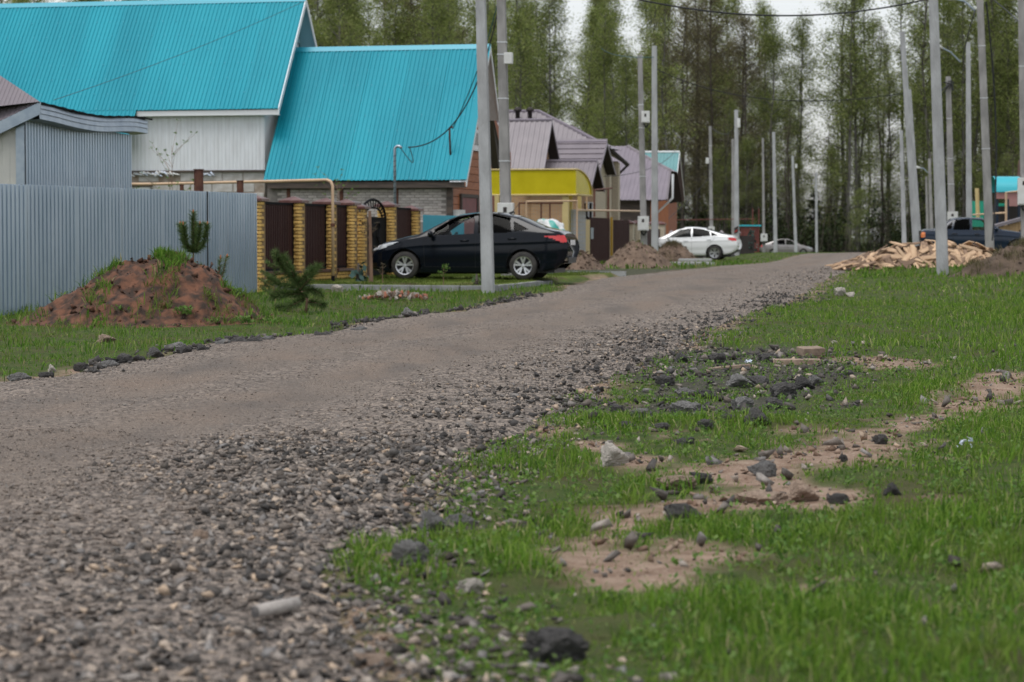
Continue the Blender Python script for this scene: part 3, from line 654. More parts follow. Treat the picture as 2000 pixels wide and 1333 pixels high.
for (i, j) in ((0, 1), (1, 2), (2, 3), (5, 6)):
    y0, y1 = PY[i] + .36, PY[j]
    pl = G().box(-.34, -.03, y0, y1, -.2, .34).obj('plinth', M['ymortar'], bf); st = G()
    for c in range(5):
        yy = y0 + (0 if c % 2 else .12)
        while yy < y1 - .06:
            l_ = min(.236, y1 - yy); bq = rock_brick(l_, .112, CH - .013); T = Matrix.Translation((-.03, yy, -.02 + c * CH)) @ Matrix.Rotation(R(90), 4, 'Z')
            st.add([T @ Vector(v) for v in bq.v], bq.f); yy += .245
    tag(st.obj('brickwork', M['ybrick'], pl), kind='stuff')
    G().box(-.36, .03, y0 + .01, y1 - .01, .345, .40).obj('coping', M['cap'], pl)
    q = corr((-.17, 0, 0), (0, 1, 0), (0, 0, 1), [(y0 + .03, .44), (y1 - .03, .44), (y1 - .03, 1.74), (y0 + .03, 1.74)], .115, .018); pn = q.obj('panel', M['brown_sheet'], bf)
    q = G(); q.box(-.20, -.14, y0, y1, .405, .45); q.box(-.20, -.14, y0, y1, 1.74, 1.785); q.box(-.20, -.14, y0 + .001, y0 + .04, .45, 1.74); q.box(-.20, -.14, y1 - .04, y1 - .001, .45, 1.74); q.obj('frame', M['black_metal'], pn)
# wrought gate
gy0, gy1 = PY[4] + .37, PY[5] - .01; gm = (gy0 + gy1) / 2
p = fline(740); ga = empty('iron_gate', bf.location, ROT, 'black wrought iron gate with arched top between yellow brick pillars', 'gate')
q = G(); q.box(-.19, -.17, gy0 + .02, gy1 - .02, .12, 1.52); q.obj('leaf_sheet', M['black_metal'], ga)
arc = [(-.18, gm + math.cos(t) * (gy1 - gy0 - .06) / 2, 1.52 + math.sin(t) * .42) for t in np.linspace(0, math.pi, 15)]
arc2 = [(-.18, gm + math.cos(t) * (gy1 - gy0 - .06) / 2 * .72, 1.52 + math.sin(t) * .24) for t in np.linspace(0, math.pi, 15)]
q = G(); q.tube([(-.18, gy1 - .03, .05)] + arc + [(-.18, gy0 + .03, .05)], .03, 6); q.tube(arc2, .022, 6); q.box(-.21, -.15, gy0, gy1, 1.5, 1.54); q.box(-.21, -.15, gy0, gy1, .1, .15); q.obj('frame', M['black_metal'], ga)
for k in range(1, 14):
    q = G(); q.tube([arc2[k], arc[k]], .014, 5); q.obj('bar', M['black_metal'], ga)
for s in (-1, 1):
    pts = [(-.13, gm + s * (.28 + .1 * math.sin(t * 1.7)), .75 + t * .12) for t in np.linspace(0, 5.5, 22)]
    q = G(); q.tube(pts, .016, 5)
    for t in np.linspace(.3, 5.2, 9):
        c = Vector((-.13, gm + s * (.28 + .1 * math.sin(t * 1.7)), .75 + t * .12)); q.tube([c, c + Vector((0, s * .05, .05)), c + Vector((0, s * .09, .02))], [.02, .03, .005], 5)
    q.obj('scroll', M['black_metal'], ga)
# ------------------------------------------------------------------ gas pipe, posts
pb = pg(644, 555); pb = fline(650, .35); pb.z = gz(pb.x, pb.y)
topz = P(640, 352, pb.y).z
far = P(256, 360, 56); 
q = G(); el = [pb + Vector((0, 0, topz - pb.z - .12)), pb + Vector((0, 0, topz - pb.z)) + Vector((-.04, .01, -.03)), pb + Vector((-.12, .03, topz - pb.z))]
q.tube([pb + Vector((0, 0, .0))] + el + [far + Vector((.5, 0, 0)), far, far + Vector((-.8, 1.5, 0))], .034, 8)
gp = q.obj('gas_pipe', M['pipe'], None, True); tag(gp, 'peach coloured gas pipe standing in front of the yellow brick fence', 'pipe')
q = G(); q.tube([pb + Vector((0, 0, .0)), pb + Vector((0, 0, .12))], .042, 8); q.obj('base_sleeve', M['black_metal'], gp)
q = G(); c = pb + Vector((0, 0, 1.15)); q.tube([c, c + Vector((0, 0, .07))], .05, 8); q.obj('valve', M['rust'], gp)
for (u, v, wd, lab) in ((388, 332, .17, 'thick rusty steel post behind the grey metal fence'), (469, 354, .13, 'rusty steel post beside the first yellow brick pillar'), (355, 362, .07, 'thin rusty post behind the grey metal fence')):
    d = fline(u, -1.2); t = P(u, v, d.y)
    q = G(); q.tube([(t.x, t.y, gz(t.x, t.y)), t], wd / 2 * 1.1, 10); q.box(t.x - wd * .56, t.x + wd * .56, t.y - wd * .56, t.y + wd * .56, t.z, t.z + .012)
    tag(q.obj('steel_post', M['rust']), lab, 'post')
# ------------------------------------------------------------------ teal houses
HA = Fr(*P(880, 460, 65).xy)
an = HA.emp('annex_house', 'smaller teal-roofed house section with white brick wall and terracotta siding', 'house')
an.location.z = 0
OV = .49; ye = -.26
xe, ze = HA.ony(910, 352, ye); OV = xe
yr, zr = HA.onx(957, 90, OV); yf, zf = HA.onx(972, 213, OV)
XL = HA.ony(514, 352, ye)[0]
def roof_set(par, x0, x1, near, ridge, farp, mat, trim, cap, pitch=.2, amp=.02, screws=False, overhang_fascia=True):
    slope(par, mat, x0, x1, near[0], near[1], ridge[0], ridge[1], pitch, amp)
    slope(par, mat, x0, x1, farp[0], farp[1], ridge[0], ridge[1], pitch, amp)
    q = G(); y, z = ridge; t1 = (Vector((0, near[0] - y, near[1] - z))).normalized() * .16; t2 = (Vector((0, farp[0] - y, farp[1] - z))).normalized() * .16
    a = Vector((0, y, z + .045)); q.add([a + t1 + Vector((x0 - .01, 0, 0)), a + Vector((x0 - .01, 0, .01)), a + t2 + Vector((x0 - .01, 0, 0)), a + t1 + Vector((x1 + .02, 0, 0)), a + Vector((x1 + .02, 0, .01)), a + t2 + Vector((x1 + .02, 0, 0))], [(0, 1, 4, 3), (1, 2, 5, 4)]); q.obj('ridge_cap', cap, par)
    gable_trim(par, x1, [near, ridge, farp], trim, .17, .025)
    # soffit under the overhang at the gable
    if screws:
        et = Vector((0, ridge[0] - near[0], ridge[1] - near[1])); ln = et.length; et.normalize(); nrm = Vector((1, 0, 0)).cross(et); q = G()
        for r_ in range(int(ln / .55) + 1):
            t = .06 + r_ * .55; x = x0 + .1 + (.2 if r_ % 2 else 0)
            while x < x1 and t < ln:
                c = Vector((x, near[0], near[1])) + et * t + nrm * .012; a1 = Vector((1, 0, 0)) * .011; a2 = et * .011; nn = nrm * .012
                q.add([c - a1 - a2 + nn, c + a1 - a2 + nn, c + a1 + a2 + nn, c - a1 + a2 + nn, c - a1 - a2, c + a1 - a2, c + a1 + a2, c - a1 + a2], [(0, 1, 2, 3), (4, 5, 1, 0), (5, 6, 2, 1), (6, 7, 3, 2), (7, 4, 0, 3)]); x += .4
        tag(q.obj('roof_screws', cap, par), kind='stuff')
roof_set(an, XL, OV, (ye, ze), (yr, zr), (yf + .15, zf - .25), M['teal'], M['white_trim'], M['teal_trim'], .118, .020, True)
q = G(); q.add([(.04, ye, ze - .05), (OV, ye, ze - .05), (OV, yr, zr - .06), (.04, yr, zr - .06)], [(0, 1, 2, 3)]); q.add([(.04, yf + .15, zf - .32), (OV, yf + .15, zf - .32), (OV, yr, zr - .06), (.04, yr, zr - .06)], [(3, 2, 1, 0)]); q.obj('verge_soffit', M['white_sheet'], an)
# teal edge strip on the street-side verge
q = G(); t = Vector((0, yr - ye, zr - ze)); nrm = Vector((1, 0, 0)).cross(t).normalized(); q.add([Vector((OV - .14, ye, ze)) + nrm * .028, Vector((OV + .03, ye, ze)) + nrm * .028, Vector((OV + .03, yr, zr)) + nrm * .028, Vector((OV - .14, yr, zr)) + nrm * .028], [(0, 1, 2, 3)]); q.obj('verge_strip', M['teal'], an)
# walls
yw1 = 4.4 * .92
def gz_roof(y): return np.interp(y, [ye, yr, yf + .15], [ze, zr, zf - .25]) - .1
q = G(); q.prism([(-.06, 0.02, 0), (-.06, yw1, 0), (-.06, yw1, gz_roof(yw1)), (-.06, yr, gz_roof(yr)), (-.06, .02, gz_roof(.02))], (.05, 0, 0)); q.obj('gable_wall', M['wood_dark'], an)
zs_ = .1; 
while zs_ < zr - .4:
    ya = max(.0, np.interp(zs_ + .2, [ze, zr], [ye, yr]) + .05); yb_ = min(yw1, np.interp(-(zs_ + .2), [-zr, -(zf - .25)], [yr, yf + .15]) - .05)
    if yb_ > ya: bump_edges(G().box(0, .035, ya, yb_, zs_, zs_ + .205).obj('siding_board', M['orange_siding'], an).data, .012)
    zs_ += .215
G().box(-.10, .05, -.03, .10, 0, ze + .05).obj('corner_trim', M['wood_dark'], an)
d0, dz0 = HA.onx(897, 386, .0); d1, dz1 = HA.onx(926, 386, 0)
dr = G().box(.036, .075, d0, d1, .2, dz0).obj('door', M['red_door'], an)
G().box(.036, .10, d0 - .12, d0 - .005, .2, dz0 + .1).obj('frame', M['wood_dark'], dr); G().box(.036, .10, d1 + .005, d1 + .2, .2, dz0 + .1).obj('frame', M['wood_dark'], dr); G().box(.036, .10, d0 - .005, d1 + .005, dz0 + .005, dz0 + .1).obj('frame', M['wood_dark'], dr)
G().box(.076, .10, d0 + .08, d0 + .12, 1.1, 1.25).obj('handle', M['black_metal'], dr)
w0, wz1 = HA.onx(919, 252, 0); w1, wz0 = HA.onx(931, 292, 0)
wn = G().box(.036, .07, w0, w1, wz0, wz1).obj('window', M['white_trim'], an); G().box(.071, .075, w0 + .1, w1 - .1, wz0 + .1, wz1 - .1).obj('pane', M['glass_win'], wn); G().box(.036, .10, w0 - .05, w1 + .05, wz0 - .06, wz0 - .002).obj('sill', M['white_trim'], wn)
mb0, mz1 = HA.onx(882, 410, .0); mb1, mz0 = HA.onx(893, 432, 0)
G().box(.036, .20, mb0, mb1 + .1, mz0, mz1).obj('meter_box', M['box_white'], an)
# near wall of white bricks
G().box(XL + .02, -.10, .025, .25, 0, ze + .12).obj('wall', M['wmortar'], an)
wb = bump_edges(G().box(0, .238, -.004, .1, 0, .062).me('brick', M['wbrick']), .006); cnt = 0
for c in range(13):
    z = 1.55 + c * .0745; x = -.12 - (.125 if c % 2 else 0)
    for k in range(23):
        x -= .25
        if z > ze - .3 or x < XL + .2 or cnt >= 298: continue
        link('brick', wb, an, (x + random.uniform(-.004, .004), .022 + random.uniform(-.006, .006), z + random.uniform(-.003, .003)), (0, R(random.uniform(-.6, .6)), 0)); cnt += 1
G().box(XL + .1, OV - .06, ye + .04, ye + .07, ze - .2, ze - .045).obj('eave_board', M['wood_dark'], an)
G().box(XL + .1, OV - .06, ye + .075, .02, ze - .2, ze - .17).obj('soffit', M['wood_dark'], an)
for k, x in enumerate((-4.6, -3.1, -1.55)): G().box(x, x + .1, .0, .018, .3, ze - .2).obj('rusty_strip', M['rust'], an)
# main house
mh = HA.emp('main_house', 'large house with broad teal corrugated roof and white sheet upper wall', 'house')
XW = HA.ony(517, 300, .55)[0]; X1 = HA.ony(543, 213, .3)[0]; mz = HA.ony(543, 213, .3)[1]
myr, mzr = HA.onx(597, -2, X1); myf, mzf = HA.onx(617, 92, X1); XLM = X1 - 15
xj = HA.ony(266, 218, .3)[0]
roof_set(mh, XLM, X1, (.3, mz), (myr, mzr), (myr * 2 - .3, mz), M['teal'], M['white_trim'], M['teal_trim'], .118, .020, True)
sl = (mzr - mz) / (myr - .3)
q = corr((0, .3 - .75, mz - .75 * sl), (1, 0, 0), (0, .75, .75 * sl), [(XLM, 0), (xj, 0), (xj, math.hypot(.75, .75 * sl)), (XLM, math.hypot(.75, .75 * sl))], .118, .019); q.obj('lower_roof', M['teal'], mh)
G().box(xj, X1, .33, .36, mz - .16, mz - .02).obj('eave_board', M['white_trim'], mh)
G().box(xj, X1 - .02, .365, .56, mz - .16, mz - .14).obj('soffit', M['white_sheet'], mh)
zl = HA.ony(400, 333, .55)[1]
q = corr((0, .55, zl), (1, 0, 0), (0, 0, 1), [(XLM + 1, 0), (XW, 0), (XW, mz - zl - .02), (XLM + 1, mz - zl - .02)], .11, .012); q.obj('upper_wall', M['white_sheet'], mh)
# street-side gable in pale sheet
q = corr((XW - .02, 0, 0), (0, 1, 0), (0, 0, 1), [(.56, zl), (myr * 2 - .6, zl), (myr * 2 - .6, mz + .2), (myr, mzr - .12), (.56, mz + .15)], .11, .012); q.obj('gable_wall', M['white_sheet'], mh)
for k in range(11):                           # teal lap boards under the gable peak
    z = mzf + k * .13 + .1; ha = (mzr - .15 - z) / sl
    if ha > .05: G().box(XW + .02, XW + .05, myr - ha, myr + ha, z, z + .118).obj('lap_board', M['siding_teal'], mh)
q = G(); q.add([(XW, .33, mz - .04), (X1, .33, mz - .04), (X1, myr, mzr - .05), (XW, myr, mzr - .05)], [(0, 1, 2, 3)]); q.add([(XW, myr * 2 - .33, mz - .04), (X1, myr * 2 - .33, mz - .04), (X1, myr, mzr - .05), (XW, myr, mzr - .05)], [(3, 2, 1, 0)]); q.obj('verge_soffit', M['siding_teal'], mh)
G().box(XLM + 1, XW - .02, .60, .9, 0, zl + .05).obj('wall', M['mortar'], mh); G().box(XW - .3, XW - .021, .901, myr * 2 - .7, 0, zl + .03).obj('side_wall', M['block'], mh)
bl = bump_edges(G().box(0, .60, 0, .2, 0, .275).me('block', M['block']), .012)
xb0 = HA.ony(250, 350, .58)[0]
for c in range(7):
    z = zl - .30 * (c + 1) + .0; x = XW - .62 - (.3 if c % 2 else 0)
    while x > xb0 - .8:
        if random.random() > (.12 if c else .3): link('block', bl, mh, (x, .575 + random.uniform(-.006, .01), z), (0, 0, R(random.uniform(-.3, .3))), (random.uniform(.96, 1.0), 1, random.uniform(.95, 1)))
        x -= .615
G().box(XLM + 1, XW + .02, .50, .60, zl - .055, zl - .005).obj('sill_board', M['wood_dark'], mh)
wx0, wz1 = HA.ony(264, 366, .56); wx1, _ = HA.ony(293, 366, .56)
wn = G().box(wx0, wx1, .53, .58, wz1 - .8, wz1).obj('window', M['white_trim'], mh); G().box(wx0 + .08, wx1 - .08, .52, .528, wz1 - .7, wz1 - .1).obj('pane', M['glass_win'], wn); G().box(wx0 - .08, wx1 + .08, .48, .56, wz1 + .01, wz1 + .05).obj('lintel', M['wood_dark'], wn)
for k, u in enumerate((270, 278, 302, 312, 334, 402)):
    x, z = HA.ony(u, 341, .5); q = G(); c = Vector((x, .5, z + .05))
    for j in range(5): q.tube([c + Vector((-.22 + j * .09, 0, .03 - random.uniform(0, .1))), c + Vector((-.10 + j * .09, -.03, -.02 - random.uniform(0, .1)))], [.03, .02], 5)
    q.obj('rag', M['plastic_white'] if k % 2 else M['box_white'], mh, True)
# hooked service masts with cables
def mast(name, base, top, hook, r, mat, lab):
    q = G(); b, t = Vector(base), Vector(top); pts = [b, t]
    for a in np.linspace(0, math.pi * .85, 7)[1:]: pts.append(t + E2 * (hook * (1 - math.cos(a))) + Vector((0, 0, hook * math.sin(a))))
    q.tube(pts, r, 8); return tag(q.obj(name, mat, None, True), lab, 'pipe mast')
mt = P(771, 293, 60); m1 = mast('service_mast', (mt.x, mt.y, gz(mt.x, mt.y)), mt, .09, .035, M['galv2'], 'grey hooked cable mast rising in front of the lower teal roof')
for k in range(22):
    z = 1.2 + k * .13; 
    if z < mt.z - .05: q = G(); q.tube([(mt.x - .04, mt.y - .036, z), (mt.x + .04, mt.y - .036, z + .03)], .008, 4); q.obj('cable_tie', M['cable'], m1)
hb = P(878, 303, 65.2); ht = P(878, 252, 65.2); m2 = mast('roof_mast', hb - Vector((0, 0, .1)) + E1 * .1, ht, .05, .028, M['rust'], 'brown hooked pipe sticking out of the lower teal roof')
# teal sheet gate section by the corner of the house
p0 = fline(826, .0); p1 = fline(884, -.3)
tg = empty('teal_fence_panel', (p0.x, p0.y, gz(p0.x, p0.y)), ROT, 'low teal sheet fence panel between brick pillar and house corner', 'fence panel')
corr((0, 0, 0), (0, 1, 0), (0, 0, 1), [(0, .05), ((p1 - p0).dot(E1), .05), ((p1 - p0).dot(E1), 1.45), (0, 1.45)], .11, .012).obj('sheet', M['teal_trim'], tg)
G().box(-.06, -.005, .3, .35, -.1, 1.4).obj('post', M['rust'], tg)
# ------------------------------------------------------------------ grey sheet shed behind the metal fence
HS = Fr(*P(48, 460, 43.5).xy)
sd_ = HS.emp('grey_shed', 'grey corrugated metal shed with wavy tin fascia behind the fence', 'shed')
y2, zt2 = HS.onx(253, 264, 0); _, zt1 = HS.onx(50, 232, 0)
corr((0, 0, 0), (0, 1, 0), (0, 0, 1), [(0, 0), (y2, 0), (y2, zt2), (0, zt1)], .13, .04, 'groove').obj('street_wall', M['galv'], sd_)
corr((-3.2, .02, 0), (1, 0, 0), (0, 0, 1), [(0, 0), (3.16, 0), (3.16, zt1), (0, zt1 - .5)], .3, .01).obj('end_wall', M['cream_sheet'] if 0 else pm('pale_panel', (.48, .48, .44), (.42, .42, .40), 2, .5), sd_)
q = G(); q.box(-.14, .03, -.035, .016, 0, zt1); q.box(.018, .03, -.035, .10, 0, zt1); q.obj('corner_trim', M['galv2'], sd_)
# wavy fascia
fy0, fz0 = HS.onx(76, 203, .32); fy1, fz1 = HS.onx(289, 236, .32)
q = G(); n = 26; vs = []; fs = []
for i in range(n):
    t = i / (n - 1); y = fy0 + (fy1 - fy0) * t; zt = fz0 + (fz1 - fz0) * t - .12 * math.sin(t * math.pi * 1.0) * (1 - t) + .02 * math.sin(t * 9)
    for k, (dx, dz) in enumerate(((.0, 0), (.02, -.08), (.0, -.085), (.02, -.17), (.0, -.175), (.015, -.27), (-.30, -.29))): vs.append((.32 + dx + .015 * math.sin(t * 17), y, zt + dz))
m = 7
for i in range(n - 1):
    for k in range(m - 1): fs.append((i * m + k, (i + 1) * m + k, (i + 1) * m + k + 1, i * m + k + 1))
q.add(vs, fs); q.obj('fascia', M['galv2'], sd_)
q = G(); vs = []; fs = []
for i in range(n):
    t = i / (n - 1); y = fy0 - .1 + (fy1 - fy0 + .25) * t; zt = fz0 + (fz1 - fz0) * t - .12 * math.sin(t * math.pi) * (1 - t) + .02 * math.sin(t * 9) + .03
    vs += [(.36, y, zt + .012 * (i % 2)), (-3.4, y, zt - .35), (.36, y, zt - .03)]
for i in range(n - 1): fs += [(3 * i, 3 * i + 3, 3 * i + 4, 3 * i + 1), (3 * i + 2, 3 * i + 5, 3 * i + 3, 3 * i)]
q.add(vs, fs); q.obj('roof', M['black_metal'], sd_)
# near hip slope, lilac metal
K = Vector((.36, fy0 - .05, fz0 + .03)); xA, zA = HS.ony(-30, 252, fy0 - .05); xB, zB = HS.ony(-60, 96, fy0 + 1.6)
q = corr(K, Vector((xA, fy0 - .05, zA)) - K, Vector((0, .7, .75)), [(0, 0), ((Vector((xA, 0, zA)) - Vector((K.x, 0, K.z))).length * 2, 0), ((Vector((xA, 0, zA)) - Vector((K.x, 0, K.z))).length * 2, 2.6)], .11, -.012); q.obj('hip_roof', M['purple'], sd_)
q = G(); a = Vector((xA, fy0 - .06, zA)); dd = (a - K) * 2; q.prism([K + Vector((.02, -.03, 0)), K + dd + Vector((0, -.03, 0)), K + dd + Vector((0, -.03, -.22)), K + Vector((.02, -.03, -.22))], (0, .03, 0)); q.obj('end_fascia', M['galv2'], sd_)
G().box(-3.3, -.002, y2 - .05, y2 - .002, 0, zt2 - .02).obj('back_wall', M['galv'], sd_)
# ------------------------------------------------------------------ neighbouring houses
def wallbox(par, name, mat, x0, x1, y0, y1, z0, z1): return G().box(x0, x1, y0, y1, z0, z1).obj(name, mat, par)
def gable_house(fr, par, corner_px, Yc, ridge_px, far_px, length, mat, cap, wall, soff, base_w=True, inset=.35, pitch=.2, name='roof', wallz=0.0, tile=False):
    """gable end faces the street: near eave corner pixel at depth Yc, ridge end pixel, far eave pixel"""
    c = fr.loc(P(corner_px[0], corner_px[1], Yc)); x1, ye, ze = c
    yr, zr = fr.onx(*ridge_px, x1); yf, zf = fr.onx(*far_px, x1)
    slope(par, mat, x1 - length, x1, ye, ze, yr, zr, pitch, .02, name=name); slope(par, mat, x1 - length, x1, yf, zf, yr, zr, pitch, .02, name=name)
    if tile:                                  # stepped metal tile: rows of small steps across the slope
        t = Vector((0, yr - ye, zr - ze)); ln = t.length; t.normalize(); nr = Vector((1, 0, 0)).cross(t); k = .0
        while k < ln - .1:
            o = Vector((0, ye, ze)) + t * k; q = G(); a0, a1 = o + Vector((x1 - length, 0, 0)), o + Vector((x1, 0, 0))
            q.add([a0 + nr * .05, a1 + nr * .05, a1 + t * .33 + nr * .022, a0 + t * .33 + nr * .022, a0 + nr * .015, a1 + nr * .015], [(0, 1, 2, 3), (4, 5, 1, 0)]); q.obj('tile_row', mat, par); k += .35
    q = G(); q.tube([(x1 - length, yr, zr + .03), (x1 + .02, yr, zr + .03)], .06, 6); q.obj('ridge_cap', cap, par)
    gable_trim(par, x1, [(ye, ze), (yr, zr), (yf, zf)], cap, .1, .03)
    # underside of the overhang and gable wall behind it
    xi = x1 - inset; q = G()
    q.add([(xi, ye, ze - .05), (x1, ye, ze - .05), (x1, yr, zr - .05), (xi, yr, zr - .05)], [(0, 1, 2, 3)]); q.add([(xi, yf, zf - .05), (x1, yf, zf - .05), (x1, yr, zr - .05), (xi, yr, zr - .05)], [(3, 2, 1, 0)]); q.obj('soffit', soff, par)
    sn = (zr - ze) / (yr - ye); i = .25
    q = G(); q.prism([(xi, ye + i, wallz), (xi, yf - i, wallz), (xi, yf - i, zf - .08 + i * sn * .6), (xi, yr, zr - .1), (xi, ye + i, ze - .08 + i * sn * .8)], (-.2, 0, 0)); q.obj('gable_wall', wall, par)
    if base_w: wallbox(par, 'wall', wall, x1 - length + .3, xi - .21, ye + i, yf - i, wallz, min(ze, zf) - .02)
    return x1, ye, ze, yr, zr, yf, zf
HC = Fr(*P(1060, 460, 91).xy)
hc = HC.emp('brown_roofed_house', 'tan brick house with several brown-grey metal roofs behind the yellow canopy', 'house')
# main hipped roof at the back
yb = 6.8; xr0, zr0 = HC.ony(930, 219, yb); xr1, _ = HC.ony(1052, 219, yb); xh, zh = HC.ony(1168, 278, yb - 1.2)
ze_ = zh - .25; yn = yb - (zr0 - ze_) * .85; xhe = xr1 + (xh - xr1) * (zr0 - ze_) / (zr0 - zh)
et = Vector((0, yb - yn, zr0 - ze_)); ln = et.length
corr((0, yn, ze_), (1, 0, 0), et, [(xr0 - 3, 0), (xhe, 0), (xr1, ln), (xr0 - 3, ln)], .2, .02).obj('main_roof', M['purple'], hc)
q = G(); A = (xr1, yb, zr0); q.add([A, (xhe, yn, ze_), (xhe, 2 * yb - yn, ze_)], [(0, 1, 2)]); q.add([A, (xhe, 2 * yb - yn, ze_), (xr0 - 3, 2 * yb - yn, ze_), (xr0 - 3, yb, zr0)], [(0, 1, 2, 3)]); q.obj('hip_roof', M['purple'], hc)
q = G(); q.tube([A, (xhe, yn, ze_ + .03)], .07, 6); q.tube([A, (xr0 - 3, yb, zr0 + .02)], .07, 6); q.obj('ridge_cap', M['purple2'], hc)
for u in (986, 1011, 1035):
    x, z = HC.ony(u, 232, yb - .5); q = G(); q.tube([(x, yb - .5, z - .3), (x, yb - .5, z + .28), (x, yb - .5, z + .29), (x, yb - .5, z + .36), (x, yb - .5, z + .46)], [.09, .09, .15, .17, .05], 10); q.obj('roof_vent', M['soffit_dark'], hc, True)
wallbox(hc, 'wall', M['obrick'], xr0 - 3, xhe - 1.3, yn + .4, 2 * yb - yn - .4, 0, ze_)
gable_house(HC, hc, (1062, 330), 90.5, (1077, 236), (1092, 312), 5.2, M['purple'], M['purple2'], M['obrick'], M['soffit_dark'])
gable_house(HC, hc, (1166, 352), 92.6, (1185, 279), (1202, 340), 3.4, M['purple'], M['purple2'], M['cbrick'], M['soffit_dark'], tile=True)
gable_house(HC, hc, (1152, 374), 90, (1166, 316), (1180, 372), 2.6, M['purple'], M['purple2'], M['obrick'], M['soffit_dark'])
# big street-side eave with gutter, cream brick piers
c = HC.loc(P(1222, 322, 101)); d = HC.loc(P(1187, 290, 97))
q = G(); q.prism([tuple(c), tuple(d), tuple(d + Vector((-1.5, 0, .9))), tuple(c + Vector((-1.5, 0, .9)))], (0, 0, .08)); q.obj('side_roof', M['purple'], hc)
q = G(); q.tube([c + Vector((.06, .1, 0)), d + Vector((.06, -.1, 0))], .09, 8); q.tube([c + Vector((.06, .1, -.03)), c + Vector((-.25, 0, -.35)), c + Vector((-.55, 0, -.5))], .05, 8); q.obj('gutter', M['soffit_dark'], hc)
wx = HC.loc(P(1200, 400, 91))
for (u0, u1, Yq, m_) in ((1186, 1191, 97.5, 'cbrick'), (1199, 1208, 99.5, 'cbrick')):
    a, b = HC.loc(P(u0, 330, Yq)), HC.loc(P(u1, 330, Yq)); wallbox(hc, 'pier', M[m_], a.x - .1, b.x, a.y, a.y + .4, 0, HC.loc(P(u0, 318, Yq)).z)
a = HC.loc(P(1190, 320, 100)); b = HC.loc(P(1200, 372, 100)); w_ = G().box(a.x, b.x, a.y, a.y + .05, b.z, a.z).obj('window', M['white_trim'], hc); G().box(a.x + .03, b.x - .03, a.y - .02, a.y - .002, b.z + .08, a.z - .08).obj('pane', M['glass_win'], w_)
wallbox(hc, 'porch_wall', M['cbrick'], a.x - 1.2, b.x + .1, a.y + .1, a.y + .4, 0, a.z + .1)
for (u0, u1) in ((1042, 1052), (1138, 1150), (1150, 1158)):
    a = HC.loc(P(u0, 395, 90.9)); b = HC.loc(P(u1, 430, 90.9)); w_ = G().box(a.x, b.x, a.y, a.y + .05, b.z, a.z).obj('window', M['white_trim'], hc); G().box(a.x + .03, b.x - .03, a.y - .02, a.y - .002, b.z + .04, a.z - .04).obj('pane', M['glass_win'], w_)
# red brick neighbour between the poles (gable with dark soffit)
HR = Fr(*P(962, 460, 83).xy)
hr = HR.emp('red_brick_house', 'narrow red brick gable with dark soffit seen between two concrete poles', 'house')
a = HR.loc(P(958, 200, 74)); 
q = G(); q.prism([(0, .0, 0), (0, 2.9, 0), (0, 2.9, 4.1), (0, .0, 5.4)], (-.3, 0, 0)); q.obj('wall', M['rbrick'], hr)
yq, zq = HR.onx(962, 216, .25); yk, zk = HR.onx(978, 332, .25)
q = G(); q.prism([(-.1, yq - .3, zq), (.3, yq - .3, zq), (.3, yk + .5, zk), (-.1, yk + .5, zk)], (0, 0, -.1)); q.prism([(.02, yq - .2, zq - .12), (.02, yk + .5, zk - .12), (.02, yk - .3, zk - .12)], (.25, 0, 0)); q.obj('roof', M['soffit_dark'], hr)
# yellow polycarbonate canopy
HY = Fr(*P(1125, 460, 79).xy)
cn = HY.emp('yellow_canopy', 'bright yellow polycarbonate carport canopy on cream posts', 'canopy')
zt_ = HY.ony(1125, 331, 0)[1]; zb_ = HY.ony(1125, 384, 0)[1]; xl = HY.ony(955, 345, 0)[0]
q = G(); q.box(xl, 0, -.012, 0, zb_ + .06, zt_); q.obj('front_sheet', M['yellow_pc'], cn)
arc = [(2.7 * math.sin(t), zb_ + .1 + (zt_ - zb_ - .1) * math.cos(t)) for t in np.linspace(0, math.pi / 2, 12)]
q = G(); vs = []; [vs.extend([(xl, y, z), (0, y, z)]) for y, z in arc]; q.add(vs, [(2 * i, 2 * i + 1, 2 * i + 3, 2 * i + 2) for i in range(11)]); q.obj('roof_sheet', M['yellow_pc'], cn)
q = G(); q.poly([(-.004, y, z - .012) for y, z in arc] + [(-.004, 0, zb_ + .1)]); q.obj('end_sheet', M['yellow_pc'], cn)
q = G(); q.tube([(.02, y, z) for y, z in arc], .03, 6); q.tube([(.02, 0, zb_ + .06), (.02, 2.7, zb_ + .06)], .03, 6); q.tube([(xl, -.03, zt_), (.02, -.03, zt_)], .025, 6); q.tube([(xl, -.03, zb_ + .05), (.02, -.03, zb_ + .05)], .03, 6); q.obj('frame', M['cream'], cn)
for (u, Y0, wd, m_) in ((1105, 79.2, .2, 'cream'), (1114, 80.5, .14, 'cream'), (1132, 82, .12, 'cream'), (971, 79.2, .14, 'cream')):
    c = HY.loc(P(u, 440, Y0)); G().box(c.x - wd / 2, c.x + wd / 2, c.y - wd / 2, c.y + wd / 2, .1, zb_ + .05).obj('post', M[m_], cn)
# grey block screen and cream sheet panel under the canopy
c0, c1 = P(1117, 440, 80), P(1129, 440, 84)
q = empty('block_screen', (c0.x, c0.y, .1), ROT, 'narrow grey block screen beside the cream canopy posts', 'wall')
for k in range(14): G().box(-.05, .05, .05, 2.2, k * .14, k * .14 + .13).obj('block', M['slab'], q)
c0 = P(1131, 440, 84.3)
q = empty('cream_fence', (c0.x, c0.y, .1), ROT, 'cream sheet fence panel left of the dark brown gate', 'fence panel'); corr((0, 0, 0), (0, 1, 0), (0, 0, 1), [(0, 0), (2.0, 0), (2.0, 1.65), (0, 1.65)], .2, .02).obj('sheet', M['cream_sheet'], q)
